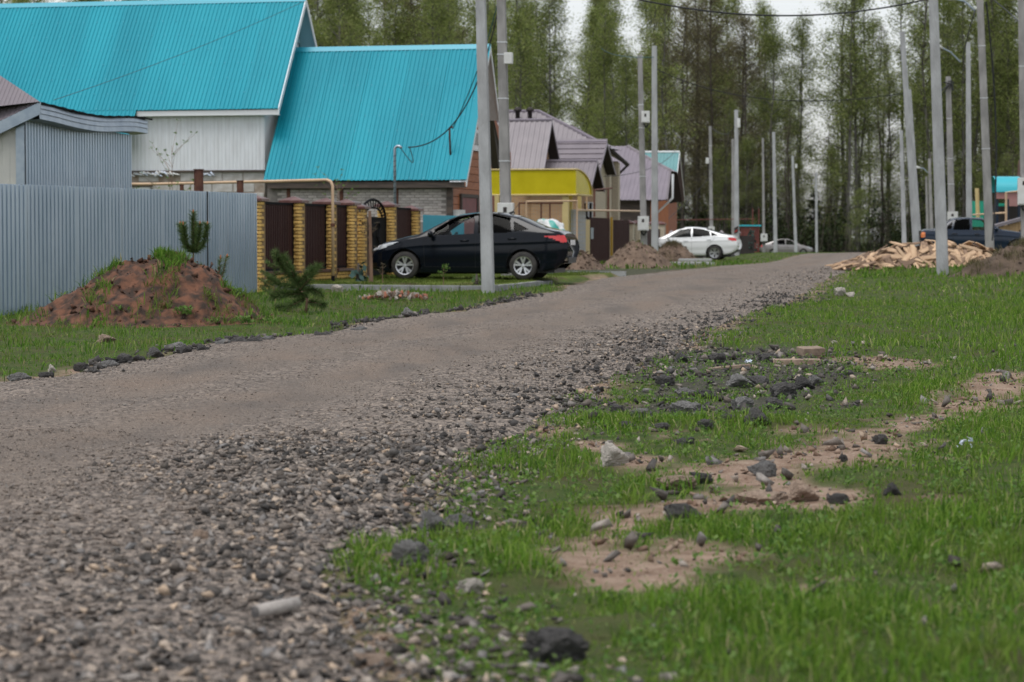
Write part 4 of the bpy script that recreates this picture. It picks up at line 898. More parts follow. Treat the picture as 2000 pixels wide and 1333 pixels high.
# dark brown sliding gate
c0 = P(1149, 440, 86.2)
bgate = empty('brown_gate', (c0.x, c0.y, .12), ROT, 'dark brown sheet gate with a yellow post in its middle', 'gate')
for k in (0, 1): corr((0, 0, 0), (0, 1, 0), (0, 0, 1), [(k * 4.35 + .06, .05), (k * 4.35 + 4.25, .05), (k * 4.35 + 4.25, 1.72 - k * .06), (k * 4.35 + .06, 1.72 - k * .06)], .2, .02).obj('leaf_sheet', M['brown_sheet'], bgate)
q = G(); q.box(.03, .11, 4.26, 4.38, -.1, 1.75); q.obj('yellow_post', pm('yellow_post_paint', (.45, .27, .03), rough=.5), bgate)
q = G(); q.box(.03, .05, .25, .75, .95, 1.35); q.obj('notice', M['galv2'], bgate)
G().box(-.05, .0, 0, .05, -.1, 1.75).obj('post', M['black_metal'], bgate)
# peach gas pipes by the canopy
q = G()
def pp(*px): return [P(u, v, Y) for u, v, Y in px]
q.tube(pp((1028, 430, 77), (1028, 394, 77), (1127, 393, 78), (1127, 500, 78)), .035, 6); q.tube(pp((1128, 411, 79), (1260, 413, 100)), .035, 6); q.tube(pp((1146, 412, 82), (1146, 372, 82)), .03, 6)
tag(q.obj('gas_pipe', M['pipe'], None), 'peach gas pipes running under the yellow canopy', 'pipe')
q = G(); q.tube(pp((1014, 428, 78), (1014, 398, 78)), .03, 6); q.tube(pp((1057, 428, 78), (1057, 396, 78)), .03, 6); q.tube(pp((1074, 428, 78), (1074, 396, 78)), .03, 6); q.tube(pp((1013, 397, 78), (1100, 397, 78)), .03, 6)
tag(q.obj('trellis_frame', M['rust'], None), 'thin brown metal frame standing behind the black car', 'frame')
q = G(); q.tube(pp((1161, 424, 88), (1161, 372, 88), (1195, 368, 92)), .04, 6); q.tube(pp((1188, 430, 90), (1188, 370, 90)), .04, 6)
tag(q.obj('washing_frame', M['rust'], None), 'rusty pipe frame above the dark brown gate', 'frame')
# brick pillars after the gate
pl_ = P(1219, 440, 97.5); cf = empty('cream_brick_fence', (pl_.x, pl_.y, .12), ROT, 'pale brick pillar fence with brown caps beyond the brown gate', 'fence')
for k, u in enumerate((1224, 1238, 1251, 1284, 1299)):
    a = Fr(pl_.x, pl_.y).onx(u, 440, 0)[0]; pr_ = G().box(-.42, 0, a - .2, a + .2, 0, 1.55).obj('pillar', M['cbrick'], cf); G().box(-.46, .04, a - .25, a + .25, 1.552, 1.60).obj('cap', M['cap'], pr_)
    q = G(); q.add([(-.46, a - .25, 1.60), (.04, a - .25, 1.60), (.04, a + .25, 1.60), (-.46, a + .25, 1.60), (-.21, a, 1.72)], [(0, 1, 4), (1, 2, 4), (2, 3, 4), (3, 0, 4)]); q.obj('cap_top', M['cap'], pr_)
    if k in (0, 1, 2, 3): b = Fr(pl_.x, pl_.y).onx((1238, 1251, 1284, 1299)[k], 440, 0)[0]; G().box(-.25, -.2, a + .21, b - .21, .1, 1.35).obj('panel', M['brown_sheet'], cf)
# lilac-roofed house with orange gable
HD = Fr(*P(1300, 460, 110).xy)
hd = HD.emp('lilac_roofed_house', 'house with lilac-grey hipped metal roof and orange wall beyond the white car', 'house')
yn = 0; yt = 3.6
def sl2(u, v):                                # on the tilted roof plane from eave (y 0) to ridge (y yt)
    zE = HD.ony(1300, 391, 0)[1]; zR = HD.ony(1215, 286, yt)[1]; t = (391 - v) / (391 - 286.); y = yt * t
    x, z = HD.ony(u, v, y); return x, y, z
zE = HD.ony(1300, 391, 0)[1]; zR = HD.ony(1215, 286, yt)[1]; ln = math.hypot(yt, zR - zE)
pxs = [(1185, 391), (1302, 391), (1309, 334), (1226, 286), (1185, 286)]
corr((0, 0, zE), (1, 0, 0), (0, yt, zR - zE), [(sl2(u, v)[0], ln * (391 - v) / 105.) for u, v in pxs], .2, .02).obj('roof', M['purple2'], hd)
A, B, C_ = [Vector(sl2(*p)) for p in ((1226, 286), (1309, 334), (1302, 391))]
q = G(); q.tube([A, B], .08, 6); q.tube([B, C_], .06, 6); q.obj('hip_cap', M['purple'], hd)
B2 = B + Vector((0, (yt - B.y) + .5, 0)); C2 = C_ + Vector((0, yt + 1.1, 0)); L0 = Vector(sl2(1185, 286)); L1 = L0 + Vector((0, yt, zE - zR))
q = G(); q.add([A, B, B2], [(0, 1, 2)]); q.add([A, B2, C2, L1, L0], [(0, 1, 2, 3, 4)]); q.obj('hip_roof', M['purple2'], hd)
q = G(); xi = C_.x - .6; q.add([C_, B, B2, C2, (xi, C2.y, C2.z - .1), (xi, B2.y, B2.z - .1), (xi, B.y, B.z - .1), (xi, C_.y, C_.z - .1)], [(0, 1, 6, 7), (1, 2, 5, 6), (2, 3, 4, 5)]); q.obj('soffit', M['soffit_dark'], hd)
q = G(); q.prism([(xi, .4, 0), (xi, C2.y - .3, 0), (xi, C2.y - .3, zE), (xi, B2.y, B.z - .1), (xi, B.y, B.z - .1), (xi, .4, zE)], (-.2, 0, 0)); q.obj('gable_wall', M['orange_wall'], hd)
wallbox(hd, 'wall', M['wood_dark'], L0.x, xi - .21, .5, C2.y - .4, 1.6, zE - .02); wallbox(hd, 'base_wall', M['obrick'], L0.x, xi - .21, .45, C2.y - .4, 0, 1.6)
q = G(); t_ = C_ + Vector((.1, .6, -.2)); q.tube([t_ + Vector((.0, .6, 1.4)), t_ + Vector((.0, .5, .3)), t_ + Vector((-.7, .3, -.4)), t_ + Vector((-.7, .3, -2.4))], .055, 8); q.obj('downpipe', M['white_trim'], hd)
# teal-roofed far house
HE = Fr(*P(1315, 460, 135).xy)
he = HE.emp('far_teal_house', 'distant red brick house with dull teal roof left of the pole row', 'house')
gable_house(HE, he, (1316, 388), 135, (1327, 298), (1337, 392), 6, M['teal_far'], M['white_trim'], M['rbrick'], M['purple2'], inset=.4)
# red-brown fence with turquoise caps, far
c = P(1446, 460, 128); rf = empty('red_brown_fence', (c.x, c.y, gz(c.x, c.y) - .3), 0, 'red-brown board fence with turquoise coping behind the white car', 'fence')
for k in range(7): G().box(k * .14, k * .14 + .128, 0, .03, 0, 1.75).obj('board', M['redwood'], rf)
G().box(-.1, 1.1, -.06, .09, 1.752, 1.83).obj('coping', M['turq'], rf); 
for x in (.62, .95): G().box(x, x + .05, -.05, -.002, 0, 2.7).obj('post', M['redwood'], rf)
q = G(); q.tube([P(1320, 430, 128), P(1475, 428, 128)], .02, 5); tag(q.obj('rail_pipe', M['redwood']), 'thin red-brown rail running above the white car', 'rail')
c = P(1313, 460, 124); df = empty('dark_fence', (c.x, c.y, gz(c.x, c.y)), ROT * .3, 'low dark fence with small brown caps behind the white car', 'fence')
for k in range(5): G().box(k * .85, k * .85 + .8, 0, .04, 0, 1.15).obj('panel', M['soffit_dark'], df); 
for k in range(5):
    x = k * .85 - .1; q = G(); q.box(x - .02, x + .14, -.05, .09, 0, 1.3); q.add([(x - .1, -.13, 1.3), (x + .22, -.13, 1.3), (x + .22, .17, 1.3), (x - .1, .17, 1.3), (x + .06, .02, 1.45)], [(0, 1, 4), (1, 2, 4), (2, 3, 4), (3, 0, 4)]); q.obj('capped_post', M['purple'], df)
# ------------------------------------------------------------------ things on the far right
c = P(1962, 460, 100); ph = empty('turquoise_canopy', (c.x, c.y, gz(c.x, c.y)), 0, 'turquoise barrel-roofed shelter at the right edge behind the poles', 'shelter')
zc = P(1962, 345, 100).z - ph.location.z; zl_ = P(1962, 376, 100).z - ph.location.z
arc = [(y, zl_ + (zc - zl_) * math.sin(t)) for t, y in [(t, -.9 * math.cos(t)) for t in np.linspace(0, math.pi, 13)]]
q = G(); vs = []; [vs.extend([(-.53, y, z), (.55, y, z)]) for y, z in arc]; q.add(vs, [(2 * i, 2 * i + 1, 2 * i + 3, 2 * i + 2) for i in range(12)]); q.obj('barrel_roof', M['turq'], ph, True)
G().box(-.5, .5, -.8, -.76, zl_ - .28, zl_ - .02).obj('pink_board', M['pink'], ph)
for x in (-.45, -.02, .45): G().box(x - .05, x + .05, -.7, -.6, 0, zl_ - .29).obj('post', M['paint_blue'], ph)
G().box(-.5, 1.0, .3, .4, .9, 2.0).obj('back_board', M['soffit_dark'], ph)
q = G(); q.tube([P(1965, 445, 97), P(1965, 376, 97), P(1990, 374, 97)], .05, 6); q.tube([P(1900, 420, 97), P(1965, 416, 97)], .035, 6); tag(q.obj('gas_pipe', M['pipe']), 'tan gas pipe standing by the turquoise shelter', 'pipe')
c = P(1897, 460, 108); gp2 = empty('green_fence', (c.x, c.y, gz(c.x, c.y)), 0, 'bright green sheet fence seen between poles on the right', 'fence')
corr((0, 0, 0), (1, 0, 0), (0, 0, 1), [(0, 1.2), (.55, 1.2), (.55, 2.35), (0, 2.35)], .11, .012).obj('sheet', M['green_sheet'], gp2); corr((1.05, .02, 0), (1, 0, 0), (0, 0, 1), [(0, 1.2), (.9, 1.2), (.9, 2.25), (0, 2.25)], .11, .012).obj('sheet', M['green_sheet'], gp2)
for x in (.0, 1.0, 1.9): G().box(x, x + .05, .03, .08, 0, 2.2).obj('post', M['rust'], gp2)
c = P(1940, 460, 96); wf = empty('plank_fence', (c.x, c.y, gz(c.x, c.y)), R(6), 'tan vertical plank fence behind the dark blue car', 'fence')
for k in range(14): G().box(k * .13, k * .13 + .12, 0, .025, 0, 1.05 + k * .035).obj('plank', M['plank_tan'], wf)
q = G(); q.prism([(-.1, -.12, 1.04), (2.0, -.12, 1.60), (2.0, -.12, 1.72), (-.1, -.12, 1.16)], (0, .5, 0)); q.obj('roofing_strip', M['purple'], wf)
G().box(1.05, 1.15, -.03, -.002, .2, 1.0).obj('notice', M['soffit_dark'], wf)
c = P(1915, 345 + 80, 112); 
q = G(); q.tube([P(1910, 425, 106), P(1908, 368, 106)], .09, 8); tag(q.obj('vent_pipe', M['cream'], None), 'short cream pipe between poles beside the green fence', 'pipe')
q = G(); q.prism([P(1991, 345, 104), P(2030, 345, 104), P(2030, 312, 104), P(1994, 312, 104)], (0, .5, 0)); q.obj('gable', M['cap']); 
hh = bpy.data.objects['gable']; hh.name = 'dark_red_house'; tag(hh, 'dark red gable end cut off at the right picture edge', 'house')
q = G(); a = P(1994, 460, 104.2); q.box(a.x, a.x + 2, a.y, a.y + 3, gz(a.x, a.y), P(1994, 346, 104).z); q.obj('wall', M['pink'], hh).matrix_parent_inverse = Matrix()
# ------------------------------------------------------------------ concrete poles
def pole(name, base, top, Y, wpx, lab, group, old=False, bands=0, box=None, sbox=None, extend=0, arm=None):
    """base and top are photo pixels; Y is the distance; base sits on the ground"""
    b = P(base[0], base[1], Y); t = P(top[0], top[1], Y)
    d = (t - b).normalized()
    zg = gz(b.x, b.y) - .05
    b = b + d * ((zg - b.z) / d.z); t = t + d * extend
    wb = wpx * Y / FPX * .5; hgt = (t - b).length; wt = wb * .70
    e = empty(name, b, ROT * .6, lab, 'pole', group)
    ax = Matrix.Rotation(-ROT * .6, 3, 'Z') @ (t - b)
    q = G(); vs = []
    for k, (c, ww) in enumerate(((Vector((0, 0, 0)), wb), (ax, wt))):
        hw, hd_ = ww * .92, ww * .8; ch = ww * .16
        for x, y in ((-hw, -hd_ + ch), (-hw + ch, -hd_), (hw - ch, -hd_), (hw, -hd_ + ch), (hw, hd_), (-hw, hd_)): vs.append(c + Vector((x, y, 0)))
    q.add(vs, [tuple(range(6))[::-1], tuple(range(6, 12))] + [(i, (i + 1) % 6, 6 + (i + 1) % 6, 6 + i) for i in range(6)]); sh_ = q.obj('shaft', M['concrete_old'] if old else M['concrete'], e)
    u = ax.normalized()
    def at(z): return u * ((z - b.z) / u.z)
    for v in (bands or []):
        z = P(base[0], v, Y).z; c = at(z); ww = wb + (wt - wb) * c.length / hgt
        G().box(c.x - ww * .97, c.x + ww * .97, c.y - ww * .85, c.y + ww * .85, c.z - .012, c.z + .012).obj('band', M['band'], e)
    for bx in (box or []):                    # pixel boxes: u0, v0, u1, v1
        u0, v0, u1, v1 = bx; s = Y / FPX; z0, z1 = P(u0, v1, Y).z, P(u0, v0, Y).z; c = at((z0 + z1) / 2); xo = P((u0 + u1) / 2, v0, Y).x - b.x; w2 = (u1 - u0) * s / 2
        o = G().box(xo - w2, xo + w2, c.y - wb - .2, c.y - wb * .9, z0 - b.z, z1 - b.z).obj('meter_box', M['box_white'], e); bump_edges(o.data, .012)
        if w2 > .12:
            G().box(xo - w2 * .25, xo + w2 * .2, c.y - wb - .206, c.y - wb - .2, z1 - b.z - .22, z1 - b.z - .1).obj('window', M['soffit_dark'], o)
            q = G(); q.box(xo - w2 * .85, xo + w2 * .82, c.y - wb - .212, c.y - wb - .203, z0 - b.z + .03, z0 - b.z + .035); q.obj('door_gap', M['seam'], o)
            q = G(); cc = [(xo + w2 * (.6 - 1.0 * k / 8), c.y - wb - .08, z0 - b.z - .02 - .14 * math.sin(k / 8 * math.pi)) for k in range(9)]; q.tube(cc, .03, 5); q.obj('cable_loop', M['cable'], o)
    if arm:
        u0, v0, u1, v1 = arm; A, B = P(u0, v0, Y), P(u1, v1, Y); RM = Matrix.Rotation(-ROT * .6, 3, 'Z')
        A, B = RM @ (A - b), RM @ (B - b); mid = (A + B) / 2 + Vector((0, 0, .12))
        q = G(); q.tube([A, A * .8 + mid * .25 - (A + mid - mid - A) * 0 - A * .05, mid, B], .035, 6); q.obj('lamp_arm', M['galv2'], e)
        dl = (B - mid).normalized(); q = G(); q.tube([B - dl * .1, B + dl * .1, B + dl * .5, B + dl * .62], [.04, .09, .08, .03], 8); q.obj('lamp_head', M['box_white'], e, True)
    return e, b, t
gl, gr_ = 'concrete poles along the left side of the street', 'concrete poles along the right side of the street'
pole('concrete_pole', (953, 556), (939, 0), 46.7, 26, 'nearest pale concrete pole standing in front of the black car', gl, extend=2.2)
pole('concrete_pole', (989, 470), (979, 0), 57, 23.5, 'grey concrete pole with meter box just behind the black car', gl, True, bands=(83, 107, 193, 315), box=[(975, 397, 1006, 428), (988, 105, 1004, 127)], extend=2)
pole('concrete_pole', (1279, 497), (1278, 90), 84, 15, 'pale concrete pole rising out of the tan soil mounds', gl)
pole('concrete_pole', (1258, 490), (1250, 108), 90, 14, 'old grey concrete pole with cables left of the soil mound', gl, True, bands=(205, 250, 345), box=[(1247, 423, 1268, 451), (1254, 218, 1270, 241)])
pole('concrete_pole', (1439, 500), (1438, 215), 122, 11, 'concrete pole with red and dark marker by the white car tail', gl, box=[(1440, 232, 1446, 250)])
pole('concrete_pole', (1390, 500), (1387, 247), 130, 8.5, 'slim concrete pole rising behind the white car roof', gl, True, bands=(285, 400), box=[(1379, 309, 1385, 320), (1384, 443, 1396, 455)])
pole('concrete_pole', (1432, 500), (1431, 272), 150, 7, 'thin concrete pole half hidden behind the marked pole', gl, True)
pole('concrete_pole', (1515, 502), (1511, 258), 148, 8.5, 'concrete pole in front of the silver car', gl)
pole('concrete_pole', (1492, 497), (1490, 270), 152, 6, 'slim brownish pole with white box at the silver car tail', gl, True, bands=(410,), box=[(1486, 457, 1499, 472)])
pole('concrete_pole', (1555, 502), (1548, 305), 182, 7, 'leaning concrete pole in front of the silver car bonnet', gl, box=[(1553, 321, 1557, 329)])
pole('concrete_pole', (1595, 502), (1594, 337), 213, 6, 'farthest short concrete pole before the dark wood', gl)
pole('concrete_pole', (1841, 527), (1823, 0), 62, 25, 'nearest right-hand concrete pole standing before the wood pile', gr_, extend=2)
R1 = pole('concrete_pole', (1933, 480), (1914, 0), 78, 18.5, 'tall pole with lamp arm and black cable behind the wood pile', gr_, True, bands=(90, 192, 291), extend=1.2, arm=(1905, 22, 1862, -2))
pole('concrete_pole', (2003, 480), (1995, 0), 72, 18, 'concrete pole with white box cut by the right picture edge', gr_, True, bands=(130,), box=[(1987, 348, 2010, 401)], extend=1.5)
pole('concrete_pole', (1789, 472), (1762, 62), 88, 15, 'thick leaning concrete pole left of the blue car', gr_)
pole('concrete_pole', (1795, 472), (1776, 175), 104, 11, 'pole directly behind the thick leaning pole', gr_)
pole('concrete_pole', (1766, 472), (1760, 255), 125, 10, 'shorter concrete pole at the left end of the right-hand row', gr_)
pole('concrete_pole', (1893, 478), (1891, 83), 95, 13, 'pointed pale concrete pole in front of the blue car door', gr_)
pole('concrete_pole', (1860, 470), (1852, 150), 112, 15, 'cable junction pole with white box behind the blue car', gr_, True, bands=(232, 310, 360), box=[(1850, 414, 1870, 440)], arm=(1876, 122, 1838, 93))
pole('concrete_pole', (1820, 470), (1815, 310), 150, 8, 'far concrete pole with small lamp left of the blue car', gr_, True, arm=(1812, 338, 1795, 328))
pole('concrete_pole', (1812, 470), (1809, 345), 156, 6, 'far thin concrete pole beside the small lamp pole', gr_, True)
# red and dark marker plate on the pole beside the white car
c = P(1438, 450, 121.7); mk = empty('marker_plate', c, 0, 'small red and dark reflector plate strapped to the pole', 'reflector')
G().prism([(-.10, 0, -.22), (.10, 0, -.10), (.10, 0, .22), (-.10, 0, .10)], (0, .02, 0)).obj('plate', M['soffit_dark'], mk); G().prism([(-.08, -.003, -.12), (.06, -.003, -.03), (.06, -.003, .03), (-.08, -.003, -.06)], (0, .002, 0)).obj('red_stripe', M['tail'], mk)
# ------------------------------------------------------------------ cables
def cable(pts, r, lab, mat='cable', sag=0, n=24):
    q = G(); path = []
    for a, b in zip(pts[:-1], pts[1:]):
        for k in range(n + 1): t = k / n; path.append(a.lerp(b, t) - Vector((0, 0, sag * 4 * t * (1 - t))))
    q.tube(path, r, 5); return tag(q.obj('overhead_cable', M[mat]), lab, 'cable')
def curve3(a, m, b, n=30):                    # parabola through three points
    out = []
    for k in range(n + 1):
        t = k / n; L0 = 2 * (t - .5) * (t - 1); L1 = 4 * t * (1 - t); L2 = 2 * t * (t - .5); out.append(a * L0 + m * L1 + b * L2)
    return out
def wire(px, r, lab, mat='cable'):
    a, m, b = [P(*p) for p in px]; q = G(); q.tube(curve3(a, m, b), r, 5); return tag(q.obj('overhead_cable', M[mat]), lab, 'cable')
wire([(1190, -14, 60), (1520, 31, 61), (1830, -6, 62)], .022, 'black cable sagging across the top of the street')
wire([(1281, 135, 84), (1500, 194, 85), (1768, 182, 88)], .016, 'thin dark cable crossing low in front of the wood')
wire([(979, -12, 57), (905, 215, 58.5), (797, 288, 60)], .016, 'black cable from pole to grey hooked mast')
wire([(976, -10, 57), (935, 130, 61), (884, 252, 65.2)], .013, 'thin cable running down to the brown roof pipe', 'cable_teal')
wire([(800, 289, 60), (806, 318, 60), (783, 290, 60)], .014, 'slack blue-green cable loop at the grey hooked mast', 'cable_teal')
wire([(592, 4, 66), (370, 100, 62), (105, 196, 52)], .008, 'hair-thin cable crossing the large teal roof', 'cable_teal')
wire([(1390, 250, 130), (1420, 262, 126), (1438, 235, 122)], .02, 'short slack cable between two distant poles')
wire([(1491, 300, 152), (1508, 290, 150), (1513, 270, 148)], .02, 'short cable between the two poles at the silver car')
wire([(1175, 95, 70), (1215, 110, 80), (1281, 112, 84)], .014, 'pale cable end reaching the pole above the soil mounds', 'cable_teal')
wire([(1180, 345, 88), (1290, 320, 100), (1330, 270, 120)], .012, 'thin service cable to the brown roofed house')
wire([(1290, 440, 115), (1390, 340, 128), (1436, 236, 122)], .014, 'thin slanting cable above the white car')
wire([(1926, 4, 77.7), (1945, 250, 78), (1938, 470, 77.5)], .028, 'black cable running down the tall lamp pole')
wire([(1905, 20, 77.8), (1888, 80, 84), (1880, 122, 110)], .02, 'black cable linking lamp pole and junction pole')
wire([(1930, -8, 78), (1965, 20, 75), (1992, 45, 72)], .018, 'cable running from the lamp pole to the right edge')
q = G(); c = P(1853, 168, 111.8)
for k in range(9):
    a = Vector((random.uniform(-.35, .35), random.uniform(-.2, .1), random.uniform(-.35, .35))); q.tube([c + a, c + a * .3 + Vector((.1, 0, .15)), c + Vector((a.z, 0, a.x))], .03, 5)
tag(q.obj('cable_junction', M['cable']), 'dark knot of cables at the head of the junction pole', 'cable')
# ------------------------------------------------------------------ cars
def inpoly(x, y, poly):
    r = False; n = len(poly); j = n - 1
    for i in range(n):
        xi, yi = poly[i]; xj, yj = poly[j]
        if (yi > y) != (yj > y) and x < (xj - xi) * (y - yi) / (yj - yi) + xi: r = not r
        j = i
    return r
def smooth_interp(pts, x):
    xs_ = np.array([p[0] for p in pts]); zs_ = np.array([p[1] for p in pts]); h = .05
    return (np.interp(x - h, xs_, zs_) + np.interp(x, xs_, zs_) * 2 + np.interp(x + h, xs_, zs_) + np.interp(x - 2 * h, xs_, zs_) * .5 + np.interp(x + 2 * h, xs_, zs_) * .5) / 5
def wheel(par, x, y, r, side, style, z=None):
    """tyre mesh with rim and hub as its parts; side -1 faces -y"""
    z = r if z is None else z
    w_ = .1; prof = [(r * .62, -w_), (r * .9, -w_), (r * .98, -w_ * .8), (r, -w_ * .4), (r, w_ * .4), (r * .98, w_ * .8), (r * .9, w_), (r * .62, w_)]
    q = G(); q.lathe(prof, 28); t = q.obj('wheel', M['tyre'], par, True, (x, y, z))
    s = side; q = G(); q.lathe([(0.0, s * .045), (r * .60, s * .045), (r * .63, s * .03)], 24); q.obj('wheel_disc', M['rim_dark'], t)
    q = G(); q.lathe([(r * .60, s * .04), (r * .60, s * .098), (r * .655, s * .104), (r * .66, s * .09)], 28); 
    for k in range(5):
        for d in (-.21, .21):
            a = 2 * math.pi * k / 5 + .3; a2 = a + d; wd = r * .055
            c0 = Vector((math.cos(a + d * .35) * r * .12, s * .088, math.sin(a + d * .35) * r * .12)); c1 = Vector((math.cos(a2) * r * .615, s * .098, math.sin(a2) * r * .615))
            pd = Vector((-(c1 - c0).z, 0, (c1 - c0).x)).normalized()
            q.prism([c0 - pd * wd * .8, c0 + pd * wd * .8, c1 + pd * wd * 1.35, c1 - pd * wd * 1.35], (0, -s * .035, 0))
    q.lathe([(0, s * .10), (r * .13, s * .098), (r * .15, s * .07)], 14); q.obj('rim', M['rim'], t)
def car(name, S, loc, rz, label):
    L = S['L']; W = S['W'] / 2; paint = M[S['paint']]; wr = S['wheels']; r = S['r']
    e = empty(name, loc, rz, label, 'car')
    nx_ = S.get('nx', 230); X = np.linspace(0, L, nx_)
    zt = smooth_interp(S['top'], X); zb_ = np.minimum(smooth_interp(S['belt'], X), zt - .02); z0 = smooth_interp(S['bot'], X); hw = smooth_interp(S['plan'], X) * W
    cabin = np.clip((zt - zb_) / .42, 0, 1); wt = hw * (.95 - .25 * cabin)
    ns, ng, nr = 30, 24, 8
    rows = []
    for k in range(2): rows.append((hw * (.75 + .2 * k), z0 + .0 * k - (.02 if k == 0 else 0)))
    for k in range(1, ns + 1):
        t = k / ns; bul = np.sin(np.clip(t * 1.05, 0, 1) * math.pi) ** .6
        crease = .012 * math.exp(-((t - .80) / .05) ** 2) - .010 * math.exp(-((t - .30) / .12) ** 2)
        rows.append((hw * (.945 + .05 * bul + crease), z0 + (zb_ - z0) * t))
    eg = zt - (.03 + .035 * cabin)
    for k in range(1, ng + 1):
        t = k / ng; rows.append((hw * .945 + (wt - hw * .945) * (t ** 1.25), zb_ + (np.maximum(eg, zb_ + .004) - zb_) * t))
    for k in range(1, nr + 1):
        t = k / nr; rows.append((wt * np.cos(t * math.pi / 2) ** .8 if k < nr else wt * 0, eg + (zt - eg) * math.sin(t * math.pi / 2)))
    nj = len(rows); YV = np.array([a for a, b in rows]).T; ZV = np.array([b for a, b in rows]).T   # (nx, nj)
    XV = np.repeat(X[:, None], nj, 1)
    fr_ = np.clip(1 - XV / .5, 0, 1) ** 2; XV = XV + fr_ * .10 * np.clip(np.abs(ZV - .5) / .3, 0, 1.3) ** 2
    br_ = np.clip(1 - (L - XV) / .5, 0, 1) ** 2; XV = XV - br_ * .10 * np.clip(np.abs(ZV - .68) / .3, 0, 1.3) ** 2
    # wheel arches: snap side vertices near the arch circle on to it
    AR = r + .055
    side_rows = slice(0, 2 + ns)
    for wx in wr:
        dx = XV - wx; dz = ZV - r; d = np.hypot(dx, dz); m = (np.abs(d - AR) < .016); m[:, 2 + ns:] = False
        XV = np.where(m, wx + dx / np.maximum(d, 1e-6) * AR, XV); ZV = np.where(m, r + dz / np.maximum(d, 1e-6) * AR, ZV)
    buckets = {}
    def put(b, s, quad): buckets.setdefault((b, s), []).append(quad)
    i_w0, i_w1 = S['ws']; i_r0, i_r1 = S['rw']
    for i in range(nx_ - 1):
        for j in range(nj - 1):
            cx = XV[i:i + 2, j:j + 2].mean(); cz = ZV[i:i + 2, j:j + 2].mean(); cy = YV[i:i + 2, j:j + 2].mean(); b = 'body'
            if j < 2 + ns and any(math.hypot(cx - wx, cz - r) < AR - .002 for wx in wr): continue
            if 1 + ns <= j < 1 + ns + ng + 0:
                for nm, poly in S['win']:
                    if inpoly(cx, cz, poly): b = nm
            elif j >= 1 + ns + ng:
                if i_w0 < cx < i_w1 and cy < wt[i] * .985: b = 'windscreen'
                elif i_r0 < cx < i_r1 and cy < wt[i] * .93: b = 'rear_window'
            if b == 'body':
                for nm, poly in S['lamps']:
                    if inpoly(cx, cz, poly) and cy > hw[i] * .45: b = nm
            if b == 'body' and cz < S.get('black_below', 0): b = 'sill_trim'
            for s in (-1, 1): put(b, s if b not in ('body', 'windscreen', 'rear_window', 'sill_trim') else 0, (i, j, s))
    # end caps
    gm = {'windscreen': 'glass', 'rear_window': 'glass_dark', 'front_window': S.get('front_glass', 'glass'), 'rear_side_window': S.get('rear_glass', 'glass_dark'), 'quarter_window': S.get('rear_glass', 'glass_dark'), 'tail_lamp': 'tail', 'amber_lamp': 'amber', 'head_lamp': 'lamp', 'sill_trim': 'plastic'}
    for (b, s), fl in buckets.items():
        idx = {}; vs = []; fs = []
        ins = .012 if 'window' in b or b == 'windscreen' else 0
        def vid(i, j, sg):
            if j == nj - 1: sg_ = 1
            else: sg_ = sg
            k = (i, j, sg_)
            if k not in idx: idx[k] = len(vs); vs.append((XV[i, j], sg_ * max(YV[i, j] - ins, 0), ZV[i, j] - ins * .5)) 
            return idx[k]
        for i, j, sg in fl:
            f4 = [vid(i, j, sg), vid(i + 1, j, sg), vid(i + 1, j + 1, sg), vid(i, j + 1, sg)]
            if sg > 0: f4 = f4[::-1]
            f4 = list(dict.fromkeys(f4))
            if len(f4) > 2: fs.append(tuple(f4))
        if b == 'body':
            for i in (0, nx_ - 1): fs.append(tuple([vid(i, j, -1) for j in range(nj - 1)] + [vid(i, j, 1) for j in range(nj - 1, -1, -1)]))
        q = G().add(vs, fs); q.obj(b, paint if b == 'body' else M[gm[b]], e, True)
    def ys(x, z):
        i = int(np.clip(round(x / L * (nx_ - 1)), 0, nx_ - 1)); return float(np.interp(z, ZV[i, 2:2 + ns + ng], YV[i, 2:2 + ns + ng]))
    # under tray and wheel housings
    G().box(.25, L - .3, -W * .8, W * .8, .15, .24).obj('under_tray', M['plastic'], e)
    for wx in wr:
        for s in (-1, 1):
            q = G(); n = 14; vs = []
            for k in range(n + 1):
                a = math.pi * (k / n * 1.1 - .05)
                for yy in (s * (W - .01), s * (W - .34)): vs.append((wx + math.cos(a) * (AR + .004), yy, r + math.sin(a) * (AR + .004)))
            q.add(vs, [(2 * k, 2 * k + 1, 2 * k + 3, 2 * k + 2) for k in range(n)]); k0 = len(q.v)
            q.add([(wx + math.cos(math.pi * k / n) * AR, s * (W - .34), r + math.sin(math.pi * k / n) * AR) for k in range(n + 1)], [tuple(range(n + 1))]); q.obj('wheel_arch', M['plastic'], e)
            wheel(e, wx, s * (W - .115), r, s, 0)
    # cabin
    q = G(); zf = .52; x0, x1 = wr[0] + .75, wr[1] - .0
    q.box(wr[0] + .55, wr[1] + .3, -W * .78, W * .78, .3, zf)
    for yy in (-.36, .36):
        for sx in (x0 + .35, x1 - .95):
            q.box(sx, sx + .5, yy - .23, yy + .23, zf, zf + .16); MM = Matrix.Translation((sx + .48, yy, zf + .12)) @ Matrix.Rotation(R(14), 4, 'Y'); q.box(-.06, .06, -.22, .22, 0, .50, MM); q.box(-.04, .04, -.12, .12, .53, .68, MM)
    q.box(wr[0] + .55, wr[0] + .95, -W * .78, W * .78, zf, zf + .28); q.obj('seats', M['interior'], e)
    q = G(); c = Vector((x0 + .22, -.36, .86)); q.tube([c + Vector((.08 * math.sin(a), .17 * math.cos(a), .16 * math.sin(a))) for a in np.linspace(0, 6.283, 17)], .014, 6); q.obj('steering_wheel', M['plastic'], e)
